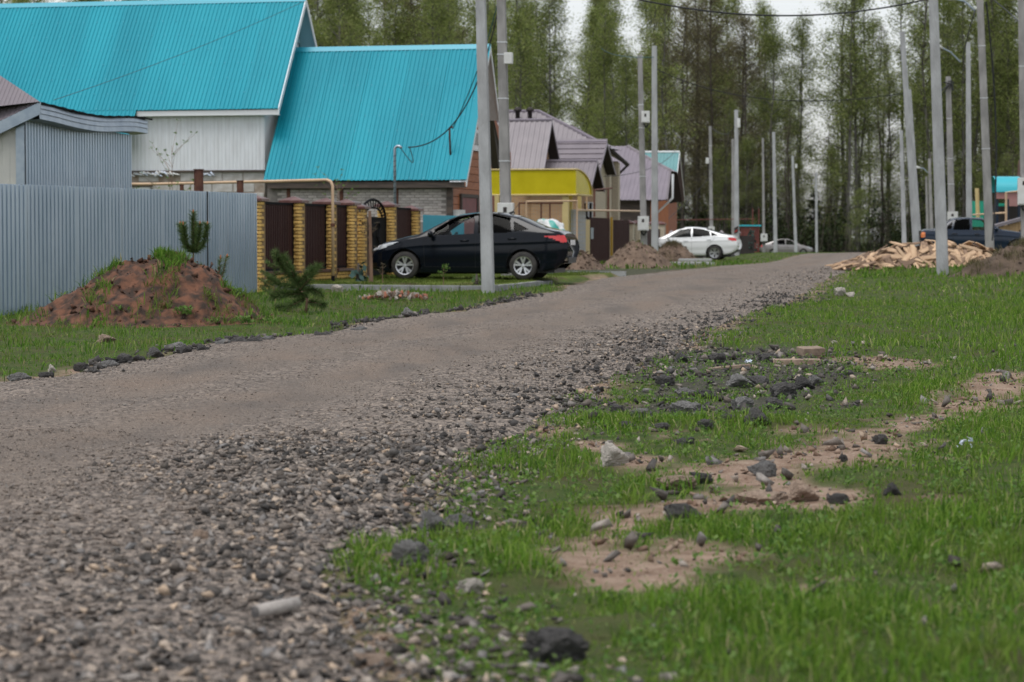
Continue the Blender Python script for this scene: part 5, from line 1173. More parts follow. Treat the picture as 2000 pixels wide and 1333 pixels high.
    for s in (-1, 1):
        for pts in S.get('seams', []):
            q = G(); path = []
            for (xa, za), (xb, zb2) in zip(pts[:-1], pts[1:]):
                for t in np.linspace(0, 1, 9): x = xa + (xb - xa) * t; z = za + (zb2 - za) * t; path.append((x, s * (ys(x, z) + .0005), z))
            q.tube(path, .0045, 4); q.obj('door_gap', M['seam'], e)
        for x, z in S.get('handles', []):
            y = ys(x, z); q = G(); q.tube([(x - .09, s * (y + .005), z), (x - .07, s * (y + .03), z + .004), (x + .07, s * (y + .03), z + .006), (x + .09, s * (y + .005), z + .004)], .013, 6); q.obj('door_handle', M[S.get('handle_mat', 'paint_black')], e, True)
        if S.get('mirror'):
            x, z = S['mirror']; y = ys(x, z); bm = bmesh.new(); bmesh.ops.create_uvsphere(bm, u_segments=12, v_segments=8, radius=1); me = bpy.data.meshes.new('mirror'); bm.to_mesh(me); bm.free(); me.materials.append(paint); me.polygons.foreach_set('use_smooth', [True] * len(me.polygons))
            link('mirror', me, e, (x, s * (y + .12), z + .05), None, (.06, .11, .075)); G().box(x - .02, x + .02, min(s * y, s * (y + .08)), max(s * y, s * (y + .08)), z, z + .03).obj('mirror_arm', M['plastic'], e)
        if S.get('visor'):
            path = [(x, s * (ys(x, z) + .012), z) for x, z in S['visor']]; q = G(); q.tube(path, .022, 5); q.obj('rain_visor', M['glass_dark'], e)
    for x, zc, wdt, hgt, m_ in S.get('ends', []):    # plates and trims on nose or tail
        tail = x > L / 2; q = G().box(x - .012, x + .012, -wdt / 2, wdt / 2, zc - hgt / 2, zc + hgt / 2); bump_edges(q.obj('number_plate' if m_ == 'plate' else 'bumper_trim', M[m_], e).data, .005)
    if S.get('antenna'):
        x, z = S['antenna']; q = G(); q.tube([(x, 0, z), (x + .16, 0, z + .2)], .006, 5); q.tube([(x - .05, 0, z - .015), (x + .04, 0, z + .03), (x + .06, 0, z - .015)], [.03, .02, .02], 6); q.obj('antenna', M['plastic'], e)
    return e
SED = dict(L=4.42, W=1.74, r=.305, wheels=(.86, 3.46), paint='paint_black',
    top=[(0, .60), (.06, .68), (.3, .80), (.9, .95), (1.12, .985), (1.75, 1.33), (2.0, 1.42), (2.45, 1.47), (2.9, 1.455), (3.3, 1.37), (3.8, 1.15), (4.1, 1.075), (4.36, 1.06), (4.42, .96)],
    belt=[(0, .54), (.3, .70), (.9, .86), (1.2, .90), (2.5, .96), (3.5, .99), (4.2, 1.0), (4.42, .90)],
    bot=[(0, .22), (.3, .16), (1, .14), (3.5, .15), (4.2, .24), (4.42, .38)], plan=[(0, .60), (.1, .76), (.35, .92), (.8, .985), (2.2, 1), (3.6, .995), (4.0, .975), (4.3, .93), (4.42, .84)],
    ws=(1.14, 1.98), rw=(3.28, 3.92),
    win=[('front_window', [(1.40, .955), (1.62, 1.12), (1.96, 1.33), (2.36, 1.40), (2.38, .985)]), ('rear_side_window', [(2.47, .99), (2.45, 1.405), (2.85, 1.40), (3.14, 1.30), (3.20, 1.02)]), ('quarter_window', [(3.26, 1.04), (3.22, 1.26), (3.58, 1.08)])],
    lamps=[('head_lamp', [(.05, .62), (.30, .655), (.72, .815), (.50, .80), (.14, .71)]), ('tail_lamp', [(3.86, .945), (4.5, .96), (4.5, .83), (4.30, .80), (4.10, .885)])],
    seams=[[(1.30, .30), (1.28, .75), (1.33, .9)], [(2.42, .26), (2.42, .95)], [(3.55, 1.0), (3.42, .80), (3.16, .62), (3.10, .40)], [(1.30, .28), (3.05, .28)], [(3.62, .62), (4.10, .80)]],
    handles=[(2.18, .84), (3.22, .88)], mirror=(1.45, .93), visor=[(1.50, 1.06), (1.75, 1.22), (2.0, 1.34), (2.4, 1.41), (2.8, 1.41), (3.15, 1.32)], ends=[(4.40, .80, .5, .11, 'plate'), (4.38, .42, 1.0, .12, 'plastic'), (.02, .42, .9, .2, 'plastic')], antenna=(3.05, 1.44), handle_mat='paint_black')
o = P(790, 545, 52.3) - E2 * .86 + E1 * .76; o.z = gz(*(P(905, 545, 52.5) + E1 * .8).xy) - .005
car('black_sedan', SED, o, ROT + R(1.5), 'black sedan parked nose to the iron gate on the lawn')
CRZ = dict(SED, L=4.6, W=1.79, r=.325, wheels=(.92, 3.6), paint='paint_white',
    top=[(0, .62), (.06, .72), (.35, .84), (1.0, .99), (1.2, 1.03), (1.9, 1.39), (2.25, 1.47), (2.6, 1.485), (3.1, 1.43), (3.7, 1.25), (4.05, 1.13), (4.45, 1.10), (4.6, .96)],
    belt=[(0, .56), (.3, .72), (1.0, .90), (1.3, .94), (2.6, .99), (3.6, 1.03), (4.3, 1.04), (4.6, .92)], bot=[(0, .27), (.3, .20), (1, .2), (3.6, .22), (4.3, .30), (4.6, .42)],
    plan=[(0, .62), (.1, .78), (.35, .93), (.8, .985), (2.2, 1), (3.7, .995), (4.2, .97), (4.5, .92), (4.6, .84)], ws=(1.22, 2.2), rw=(3.2, 3.95), front_glass='glass_mid', rear_glass='glass_dark',
    win=[('front_window', [(1.52, .99), (1.75, 1.16), (2.05, 1.34), (2.52, 1.41), (2.55, 1.02)]), ('rear_side_window', [(2.62, 1.02), (2.60, 1.415), (2.95, 1.40), (3.35, 1.28), (3.40, 1.07)]), ('quarter_window', [(3.45, 1.07), (3.42, 1.25), (3.78, 1.10)])],
    lamps=[('head_lamp', [(.05, .64), (.35, .69), (.75, .86), (.5, .86), (.12, .74)]), ('tail_lamp', [(4.16, 1.0), (4.7, 1.0), (4.7, .86), (4.38, .85), (4.22, .90)])],
    seams=[[(1.38, .30), (1.36, .75), (1.42, .95)], [(2.58, .26), (2.58, 1.0)], [(3.62, 1.03), (3.5, .85), (3.28, .66), (3.24, .40)], [(1.38, .28), (3.2, .28)]], handles=[(2.32, .86), (3.35, .91)], mirror=(1.55, .95), visor=None, ends=[(4.57, .42, 1.1, .12, 'plastic'), (4.58, .78, .5, .11, 'plate')], antenna=(3.1, 1.42), handle_mat='rim', black_below=.0)
o = P(1396, 507, 106.5) - E2 * 3.6 + E1 * .78; o.z = gz(*(P(1340, 507, 107)).xy)
car('white_sedan', CRZ, o, ROT, 'white sedan parked behind the small soil mound')
LAD = dict(SED, L=4.2, W=1.65, r=.28, wheels=(.78, 3.25), paint='paint_blue',
    top=[(0, .62), (.04, .78), (.2, .82), (1.15, .94), (1.3, .96), (1.85, 1.33), (2.0, 1.385), (2.5, 1.40), (2.95, 1.385), (3.12, 1.33), (3.52, 1.02), (3.62, .99), (4.1, .97), (4.2, .90)],
    belt=[(0, .58), (.1, .72), (1.0, .86), (1.4, .89), (3.5, .91), (4.1, .91), (4.2, .84)], bot=[(0, .3), (.3, .22), (1, .2), (3.3, .22), (4.0, .28), (4.2, .38)],
    plan=[(0, .86), (.1, .93), (.5, .98), (2, 1), (3.6, .99), (4.1, .95), (4.2, .88)], ws=(1.3, 1.95), rw=(3.1, 3.56), rear_glass='glass_dark',
    win=[('front_window', [(1.52, .93), (1.9, 1.29), (2.35, 1.33), (2.37, .93)]), ('rear_side_window', [(2.45, .93), (2.44, 1.33), (2.95, 1.31), (3.05, .94)]), ('quarter_window', [(3.1, .96), (3.05, 1.25), (3.36, .97)])],
    lamps=[('head_lamp', [(0, .6), (.16, .6), (.16, .76), (0, .76)]), ('amber_lamp', [(4.05, .86), (4.3, .86), (4.3, .66), (4.05, .66)])],
    seams=[[(1.32, .30), (1.32, .88)], [(2.41, .26), (2.41, .92)], [(3.2, .9), (3.05, .6), (2.95, .3)]], handles=[(2.2, .78), (3.0, .8)], mirror=(1.5, .92), visor=None, ends=[(4.19, .45, 1.4, .16, 'plastic'), (.01, .42, 1.4, .16, 'plastic'), (4.2, .68, .5, .11, 'plate')], antenna=None, handle_mat='plastic')
p = P(1800, 470, 88); o = p + Vector((4.2 * .985, .0, 0)); o.z = gz(o.x - 2, o.y) + .02
car('dark_blue_sedan', LAD, o, math.pi - R(4), 'dark blue boxy sedan standing behind the wood pile')
SIL = dict(LAD, L=4.45, r=.29, wheels=(.85, 3.4), paint='paint_silver',
    top=[(0, .58), (.06, .70), (.4, .82), (1.05, .98), (1.7, 1.36), (2.1, 1.47), (2.6, 1.48), (3.2, 1.40), (3.8, 1.16), (4.1, 1.05), (4.35, 1.02), (4.45, .9)], belt=[(0, .55), (.3, .68), (1.0, .86), (1.4, .9), (3.5, .97), (4.3, .98), (4.45, .85)],
    ws=(1.1, 2.0), rw=(3.25, 3.9), win=[('front_window', [(1.4, .95), (1.85, 1.33), (2.3, 1.40), (2.32, .97)]), ('rear_side_window', [(2.4, .97), (2.38, 1.41), (2.85, 1.39), (3.15, 1.28), (3.2, 1.0)]), ('quarter_window', [(3.26, 1.0), (3.22, 1.24), (3.6, 1.04)])],
    lamps=[('head_lamp', [(.02, .62), (.4, .66), (.6, .78), (.1, .72)]), ('tail_lamp', [(4.1, .95), (4.6, .95), (4.6, .75), (4.15, .78)])], plan=SED['plan'], nx=120)
o = P(1587, 500, 206); o.z = gz(o.x - 2, o.y); car('silver_sedan', SIL, o, math.pi - R(2), 'distant beige-silver sedan behind the pole row at the road end')
SUV = dict(SIL, paint='paint_lgrey', rear_glass='glass', top=[(0, .7), (.06, .85), (.4, .95), (1.0, 1.05), (1.6, 1.45), (2.0, 1.56), (2.8, 1.58), (3.6, 1.52), (4.1, 1.3), (4.35, 1.0), (4.45, .8)], belt=[(0, .65), (.3, .8), (1, .95), (1.4, .98), (3.5, 1.02), (4.3, 1.0), (4.45, .78)], rw=(3.7, 4.2), nx=100)
o = P(1653, 478, 288); o.z = .03; car('pale_grey_hatchback', SUV, o, 0, 'pale grey hatchback on the far road seen through the trunks')
# ------------------------------------------------------------------ soil mounds
def mound(name, cx, cy, rx, ry, h, mat, lab, seed=0, rot=0, skew=0.0, sharp=1.6, tuft=0, tmat='grass_far', cat='mound', rough=.12):
    nr_, na = 44, 96; V = []; F = []; z0 = gz(cx, cy)
    for i in range(nr_ + 1):
        for k in range(na):
            rr = 1.12 * i / nr_; a = 2 * math.pi * k / na; wob = 1 + .16 * (mnoise.noise(Vector((math.cos(a) * 1.3, math.sin(a) * 1.3, seed))))
            lx, ly = math.cos(a) * rr * rx * wob, math.sin(a) * rr * ry * wob
            pr = max(0, math.cos(min(rr, 1) * math.pi / 2)) ** sharp if sharp else 0
            x = lx + skew * pr; y = ly
            nz = mnoise.fractal(Vector((x * 2.2 / max(.6, h), y * 2.2 / max(.6, h), seed * 3.1)), 1.0, 2.0, 5)
            hh = h * pr * (1 + .18 * mnoise.noise(Vector((x * 1.1, y * 1.1, seed + 9)))) + (nz + .6 * mnoise.fractal(Vector((x * 9, y * 9, seed)), 1.0, 2.0, 3)) * rough * h * min(1, pr * 5 + .05)
            X_, Y_ = cx + x * math.cos(rot) - y * math.sin(rot), cy + x * math.sin(rot) + y * math.cos(rot)
            V.append((X_, Y_, gz(X_, Y_) + hh - (.03 if i > nr_ - 3 else 0) - (.05 if i == nr_ else 0)))
    for i in range(nr_):
        for k in range(na): F.append((i * na + k, i * na + (k + 1) % na, (i + 1) * na + (k + 1) % na, (i + 1) * na + k))
    Va = np.array(V); Va2 = Va - np.array([cx, cy, z0]); me = npmesh(name, Va2, np.array(F)[:, ::-1], M[mat], True); o = link(name, me, None, (cx, cy, z0)); tag(o, lab, cat)
    if tuft:
        idx = rng.integers(na, len(V) - na * 5, tuft * 3); cl = np.array([mnoise.noise(Vector((V[i][0] * 2.3, V[i][1] * 2.3, seed + 5))) for i in idx]); idx = idx[cl > .08][:tuft]
        p = Va2[idx] + rng.normal(0, .02, (len(idx), 3)) * [1, 1, 0]
        b_ = blades('grass_tufts', p[:, 0], p[:, 1], p[:, 2] - .01, rng.uniform(.06, .2, len(p)) * (1.5 if tuft > 2000 and tmat != 'grass_far' else 1), rng.uniform(.004, .009, len(p)), M[tmat], .8); t_ = link('grass_tufts', b_, o); tag(t_, kind='stuff')
    # loose clods
    n = 700; idx = rng.integers(0, len(V), n); p = Va2[idx]; t_ = link('clods', scatter_stones('clods', p[:, 0], p[:, 1], p[:, 2], .012 + .06 * rng.uniform(0, 1, n) ** 4, M[mat], .8), o); tag(t_, kind='stuff')
    return o
c = pg(310, 640); mound('soil_mound', -4.85, 32.4, 1.75, 1.5, .86, 'soil_red', 'red-brown soil mound in front of the grey metal fence', 1, 0, .22, 1.25, 3200)
mound('soil_mound', 13.2, 60.5, 2.3, 1.6, .84, 'soil_dark', 'dark weedy soil mound at the right before the wood pile', 2, .1, .3, 1.1, 2600, 'leaf_olive')
mound('soil_mound', *P(1245, 500, 77).xy, 1.25, 1.5, .80, 'soil_tan', 'tan soil mound at the foot of the pale pole', 3, 0, .05, 1.3, 60)
mound('soil_mound', *P(1315, 490, 92).xy, 1.05, 1.2, .72, 'soil_tan', 'grassy soil mound hiding the white car front wheel', 4, 0, -.1, 1.1, 900, 'leaf_olive')
mound('soil_mound', *P(1138, 510, 73).xy, .68, .9, .5, 'soil_tan', 'small soil heap between black car tail and brown gate', 5, 0, 0, 1.2, 30)
# concrete slabs by the small mound
for k, (u, v, Y, sx, sy, rz, lab) in enumerate(((1350, 512, 86, 1.4, 1.5, .1, 'pale concrete slab lying under another slab by the mound'), (1358, 507, 88, 1.2, 1.1, -.1, 'upper pale concrete slab by the grassy mound'))):
    c = P(u, v, Y); z = gz(c.x, c.y); o = G().box(-sx / 2, sx / 2, -sy / 2, sy / 2, 0, .09).obj('concrete_slab', M['slab'], None, False, (c.x, c.y, z + k * .10), (0, 0, rz)); bump_edges(o.data, .01); tag(o, lab, 'slab')
# ------------------------------------------------------------------ kerbs
kb = empty('kerb', FB.wor(-10.65, 46.0), ROT, 'low concrete kerb around the lawn under the black car', 'kerb'); zk = gz(*FB.wor(-11.5, 45.8).xy); kb.location.z = zk
pts = [(-4.6, 0), (-3.6, 0), (-2.6, 0), (-1.6, 0), (-.6, 0), (-.2, .12), (0, .5), (0.02, 1.5), (.03, 2.5), (.03, 3.5), (.03, 4.5), (.03, 5.6)]
for (x0, y0), (x1, y1) in zip(pts[:-1], pts[1:]):
    d = Vector((x1 - x0, y1 - y0, 0)); a = math.atan2(d.y, d.x); o = G().box(.004, d.length - .004, -.07, .03, -.2, .125 + random.uniform(-.008, .008)).obj('kerb_stone', M['kerb'], kb, False, (x0, y0, 0), (0, 0, a)); bump_edges(o.data, .012)
p0 = FB.wor(-14, 60.1); kb2 = empty('kerb', (p0.x, p0.y, gz(p0.x, p0.y)), ROT, 'thin far kerb behind the rear wheel of the black car', 'kerb')
for k in range(4): o = G().box(k * .9, k * .9 + .89, 0, .08, -.15, .13).obj('kerb_stone', M['kerb'], kb2)
o = G().box(-.55, .55, -.3, .3, 0, .06).obj('well_cover', pm('grey_green_cover', (.2, .25, .23), rough=.7), None, False, tuple(FB.wor(-12.3, 57.5, gz(*FB.wor(-12.3, 57.5).xy)))); bump_edges(o.data, .03); tag(o, 'flat grey-green cover lying on the lawn behind the black car', 'cover')
# ------------------------------------------------------------------ wood pile
wp0 = P(1648, 530, 69); wp1 = P(1940, 515, 72); wc = (wp0 + wp1) / 2; wz = gz(wc.x, wc.y)
wp = empty('wood_pile', (wc.x, wc.y, wz), 0, 'heap of fresh split planks and slabs beside the right-hand pole', 'wood pile')
pm_ = []
for k in range(12):
    r_ = random.Random(k); ln_ = r_.uniform(.45, .9); wd = r_.uniform(.13, .26); th = r_.uniform(.015, .045); q = G()
    n = 4; vs = []
    for i in range(n + 1):
        t = i / n; x = (t - .5) * ln_; kx = r_.uniform(.75, 1.05) if 0 < i < n else r_.uniform(.35, .9); bow = .02 * math.sin(t * 3.1)
        for y, z in ((-.5, 0), (.5, 0), (.42, 1), (-.42, 1)): vs.append((x, y * wd * kx, bow + z * th * (.7 + .3 * kx)))
    fs = [(3, 2, 1, 0), (n * 4, n * 4 + 1, n * 4 + 2, n * 4 + 3)]
    for i in range(n): fs += [(i * 4 + j, i * 4 + (j + 1) % 4, i * 4 + 4 + (j + 1) % 4, i * 4 + 4 + j) for j in range(4)]
    q.add(vs, fs); pm_.append([q.me('plank', M['fresh_wood']), q.me('plank', M['bark_wood'])])
hx = (wp1.x - wp0.x) / 2
def heap(x, y): 
    t = (x + hx) / (2 * hx); prof = np.interp(t, [0, .12, .25, .42, .55, .7, .9, 1], [.04, .2, .45, .70, .76, .68, .55, .25]); return max(.0, prof * (1 - (abs(y) / 1.25) ** 1.8))
for k in range(290):
    x = random.uniform(-hx, hx); y = -1.3 + 2.2 * random.random() ** 1.25; h = heap(x, y) * random.uniform(.55, 1.0) + .01
    me = random.choice(pm_)[1 if random.random() < .36 else 0]
    gx = (heap(x + .1, y) - heap(x - .1, y)) / .2; gy_ = (heap(x, y + .1) - heap(x, y - .1)) / .2
    yaw = random.gauss(0, .7) if random.random() < .7 else random.uniform(0, 3.1)
    o = link('plank', me, wp, (x, y, h)); nrm = Vector((-gx, -gy_, 1.0)).normalized(); nrm = (nrm + Vector((random.gauss(0, .22), random.gauss(0, .22), 0))).normalized()
    o.rotation_mode = 'QUATERNION'; o.rotation_quaternion = nrm.to_track_quat('Z', 'X') @ Matrix.Rotation(yaw + random.choice((0, math.pi)), 3, 'Z').to_quaternion()
# hidden core so that the heap is not hollow: weathered offcuts
for k in range(10):
    x = -hx * .7 + k * hx * .15; h = heap(x, 0) * .6; o = link('plank', pm_[k % 12][1], wp, (x, .1, h * .4), (random.uniform(-.2, .2), random.uniform(-.2, .2), random.uniform(0, 3)), (1.1, 3.5, max(1, h * 12)))
# ------------------------------------------------------------------ brick rubble
c = pg(775, 588); rb = empty('rubble_pile', (c.x, c.y, c.z), 0, 'pile of broken red brick and mortar rubble in the verge grass', 'rubble')
RK = []
def rock_mesh(seed, mat, sub=2, rough=.25):
    bm = bmesh.new(); bmesh.ops.create_icosphere(bm, subdivisions=sub, radius=1)
    sd = Vector((seed * 1.7, seed * .9, seed * 2.3)); r_ = random.Random(seed)
    pl = [Vector((r_.gauss(0, 1), r_.gauss(0, 1), r_.gauss(0, 1))).normalized() for _ in range(9)]; ds = [r_.uniform(.42, .85) for _ in pl]
    for v in bm.verts:
        k = min([1.05] + [d / max(1e-3, v.co.dot(n)) for n, d in zip(pl, ds) if v.co.dot(n) > .05]); v.co = v.co * k * (1 + rough * .5 * mnoise.noise(v.co * 2.2 + sd) + .35 * rough * mnoise.noise(v.co * 5.5 + sd) + .25 * rough * mnoise.noise(v.co * 11 + sd))
    me = bpy.data.meshes.new('rock'); bm.to_mesh(me); bm.free(); me.materials.append(M[mat]); return me
RM_ = {m: [rock_mesh(i + 3, m, 4 if m != 'rubble_red' else 2, .42) for i in range(5)] for m in ('rock_dark', 'rock_grey', 'rock_tan', 'rock_pale', 'rubble_red')}
for k in range(110):
    t = random.gauss(0, .33); x = max(-.85, min(.85, t)); y = random.gauss(0, .22); h = max(0, .16 * (1 - (x / .85) ** 2) * (1 - (y / .6) ** 2)); m = random.choice(('rubble_red', 'rubble_red', 'rock_pale', 'rock_tan', 'rock_pale')); s = random.uniform(.02, .065)
    link('chunk', random.choice(RM_[m]), rb, (x, y, h * random.uniform(.5, 1)), (random.uniform(0, 3), random.uniform(0, 3), random.uniform(0, 3)), (s, s * random.uniform(.6, 1), s * random.uniform(.5, .9)))
# ------------------------------------------------------------------ single stones, clods and litter
def rock(name, u, v, wpx, hpx, mat, lab, cat='rock', group=None, deep=.8, zrot=None, seed=None):
    p = pg(u, v); Y = p.y; s = Y / FPX; w_ = wpx * s / 2; h_ = hpx * s / 2
    o = link(name, RM_[mat][random.randrange(5) if seed is None else seed], None, (p.x, p.y, p.z + h_ * .55), (random.uniform(-.2, .2), random.uniform(-.2, .2), random.uniform(-.3, .3) if zrot is None else zrot), (w_ * 1.1, w_ * deep, h_ * 1.25)); return tag(o, lab, cat, group)
rock('asphalt_lump', 1085, 1290, 135, 70, 'rock_dark', 'large dark asphalt lump at the bottom edge of the grass')
rock('stone', 728, 1300, 70, 36, 'rock_tan', 'tan flat stone at the bottom end of the gravel shoulder')
rock('stone', 805, 1105, 78, 52, 'rock_grey', 'big grey stone at the gravel edge left of the grass tuft')
rock('stone', 756, 1100, 36, 30, 'rock_tan', 'small tan stone touching the big grey stone')
rock('stone', 905, 1032, 62, 40, 'rock_grey', 'grey stone in grass right of its equal at the road edge')
rock('stone', 842, 1040, 72, 46, 'rock_grey', 'grey stone at the gravel edge, left of its pair')
rock('stone', 392, 1070, 38, 40, 'rock_tan', 'tan upright stone alone on the gravel')
rock('stone', 920, 1160, 56, 34, 'rock_pale', 'pinkish stone half sunk in the near grass')
rock('asphalt_lump', 1340, 1020, 82, 50, 'rock_dark', 'dark asphalt lump lying on the bare dirt patch')
rock('stone', 1487, 930, 50, 40, 'rock_grey', 'grey stone sitting on bare dirt in the middle of the meadow')
rock('asphalt_lump', 1740, 968, 38, 26, 'rock_dark', 'dark flat lump in the grass right of the dirt patch')
rock('asphalt_lump', 1640, 985, 44, 22, 'rock_dark', 'dark flat lump sunk in grass below the meadow path')
rock('stone', 1192, 910, 62, 48, 'rock_pale', 'pale pinkish stone in grass near the gravel shoulder')
rock('asphalt_lump', 1368, 945, 52, 26, 'rock_dark', 'dark lump leaning on the bare clay slab')
rock('clay_slab', 1320, 955, 90, 30, 'rock_tan', 'tan clay slab beside the dark lump', 'clod')
rock('stone', 1560, 980, 70, 44, 'rock_tan', 'tan stone at the right end of the dirt patch')
rock('clay_slab', 1490, 985, 110, 28, 'rock_tan', 'long flat tan clay slab on the dirt patch', 'clod')
rock('asphalt_lump', 1720, 868, 30, 22, 'rock_dark', 'small dark lump lying on the meadow path')
rock('asphalt_lump', 1648, 903, 18, 16, 'rock_dark', 'tiny dark lump at the lower end of the meadow path')
rock('stone', 1640, 577, 26, 18, 'rock_pale', 'left of two white stones at the road edge near the wood pile')
rock('stone', 1661, 580, 18, 14, 'rock_pale', 'right of two white stones at the road edge near the wood pile')
rock('stone', 203, 670, 40, 18, 'rock_tan', 'tan flat stone in the verge below the red soil mound')
rock('stone', 100, 727, 18, 16, 'rock_pale', 'small pale stone at the far left road edge')
rock('stone', 1630, 672, 14, 10, 'rock_pale', 'tiny pale stone in meadow grass above the path')
rock('stone', 660, 572, 26, 16, 'rock_pale', 'whitish stone in grass left of the kerb')
rock('stone', 795, 618, 32, 18, 'rock_grey', 'grey chunk on the verge below the rubble pile')
rock('stone', 1720, 1045 - 340, 16, 10, 'rock_tan', 'small tan stone on dry ground in the meadow')
for (u, v, a, b, lab, z) in ((1420, 718, 88, 14, 'thin tan board fragment lying on the asphalt patch', .1), (1556, 712, 92, 26, 'tan brick slab lying flat beside the asphalt patch', -.1), (1583, 700, 46, 26, 'tan brick block resting on the brick slab', .3)):
    p = pg(u, v); s = p.y / FPX; o = G().box(-a * s / 2, a * s / 2, -.09, .09, 0, b * s * .6).obj('brick_fragment', M['rock_tan'], None, False, (p.x, p.y, p.z + (.03 if v == 700 else -.025)), (R(random.uniform(-8, 8)), R(random.uniform(-7, 7)), z)); bump_edges(o.data, .008); tag(o, lab, 'brick')
ORD = 'first second third fourth fifth sixth seventh eighth ninth tenth eleventh twelfth thirteenth fourteenth fifteenth sixteenth seventeenth eighteenth nineteenth twentieth twenty-first twenty-second'.split()
gA = 'asphalt lumps in the broken patch'
LUMPS = ((1345, 800, 74, 30), (1475, 815, 56, 34), (1530, 765, 60, 34), (1565, 750, 46, 30), (1440, 745, 60, 26), (1400, 700, 40, 22), (1500, 700, 46, 20), (1300, 745, 40, 22), (1255, 810, 46, 22), (1290, 835, 40, 20), (1385, 770, 40, 24), (1510, 790, 40, 26), (1450, 790, 48, 28), (1230, 830, 40, 20), (1380, 830, 36, 20), (1480, 740, 40, 22), (1590, 745, 36, 20), (1330, 700, 36, 20), (1335, 860, 36, 18), (1420, 815, 44, 22), (1341, 765, 44, 24), (1205, 800, 34, 18))
for k, (u, v, a, b) in enumerate(LUMPS):
    rock('asphalt_lump', u, v + b * .4, a, b, 'rock_dark' if k % 4 else 'rock_grey', ORD[sorted(q_[0] for q_ in LUMPS).index(u)] + ' asphalt lump from the left in the broken patch beside the road', 'rock', gA)
gC = 'clods along the left road edge'
CLODS = ((40, 742, 46, 26), (90, 738, 36, 18), (160, 722, 34, 18), (215, 715, 40, 22), (245, 708, 34, 22), (300, 695, 36, 22), (340, 682, 40, 24), (360, 690, 34, 18), (395, 685, 30, 16), (435, 672, 28, 18), (470, 668, 34, 18), (500, 668, 34, 18), (525, 665, 28, 14), (640, 655, 26, 16), (620, 656, 24, 14), (700, 645, 30, 14), (190, 728, 26, 14), (275, 705, 22, 14))
for k, (u, v, a, b) in enumerate(CLODS):
    rock('road_clod', u, v + 4, a, b, 'rock_dark' if k % 3 else 'rock_grey', ORD[sorted(q_[0] for q_ in CLODS).index(u)] + ' dark clod from the left along the left road edge', 'clod', gC)
# broken round stick on the gravel
p = pg(540, 1222); s = p.y / FPX
q = G(); a = Vector((-.052, -.05, .024)); b = Vector((.052, .06, .03)); q.tube([a, a * .5 + b * .5, b], [.019, .021, .018], 10); o = q.obj('stick', pm('bleached_stick', (.42, .39, .36), (.3, .27, .25), 20, .9, stretch=(1, 4, 4)), None, True, tuple(p + Vector((0, 0, .025)))); o.scale = (1.15,) * 3; tag(o, 'short bleached stick lying on the near gravel', 'stick'); G().tube([a - (b - a) * .02, a + (b - a) * .012], .0165, 10).obj('cut_end', M['rock_dark'], o)
# litter
for (u, v, sz, lab) in ((1888, 893, 26, 'crumpled clear plastic wrapper in the tall right-hand grass'), (1462, 722, 15, 'small white and red wrapper on the asphalt patch')):
    p = pg(u, v); s = p.y / FPX * sz * .45; q = G()
    for k in range(7):
        c = Vector((random.uniform(-s, s), random.uniform(-s, s) * .5, s * (1 + random.uniform(-.4, .8)))); vs = [c + Vector((random.uniform(-1, 1), random.uniform(-1, 1), random.uniform(-.7, .7))) * s * .7 for _ in range(5)]; q.add(vs, [(0, 1, 2), (0, 2, 3), (1, 2, 4)])
    o = q.obj('plastic_wrapper', M['plastic_white'], None, False, tuple(p + Vector((0, 0, .04)))); tag(o, lab, 'litter')
# wrapped building bags behind the black car
c = P(1068, 445, 70); bm = bmesh.new(); bmesh.ops.create_icosphere(bm, subdivisions=4, radius=1)
for v in bm.verts: v.co = Vector((math.copysign(abs(v.co.x) ** .7, v.co.x), math.copysign(abs(v.co.y) ** .6, v.co.y), math.copysign(abs(v.co.z) ** .6, v.co.z))) * (1 + .12 * mnoise.noise(v.co * 3))
me = bpy.data.meshes.new('wrapped_bags'); bm.to_mesh(me); bm.free(); me.materials.append(M['bag']); me.polygons.foreach_set('use_smooth', [True] * len(me.polygons))
zb2 = P(1068, 429, 70).z; z0 = gz(c.x, c.y); o = link('wrapped_bags', me, None, (c.x, c.y, (zb2 + z0) / 2), (0, R(9), 0), (.50, .7, (zb2 - z0) / 2)); tag(o, 'white and green plastic wrapped stack behind the black car boot', 'bag stack')
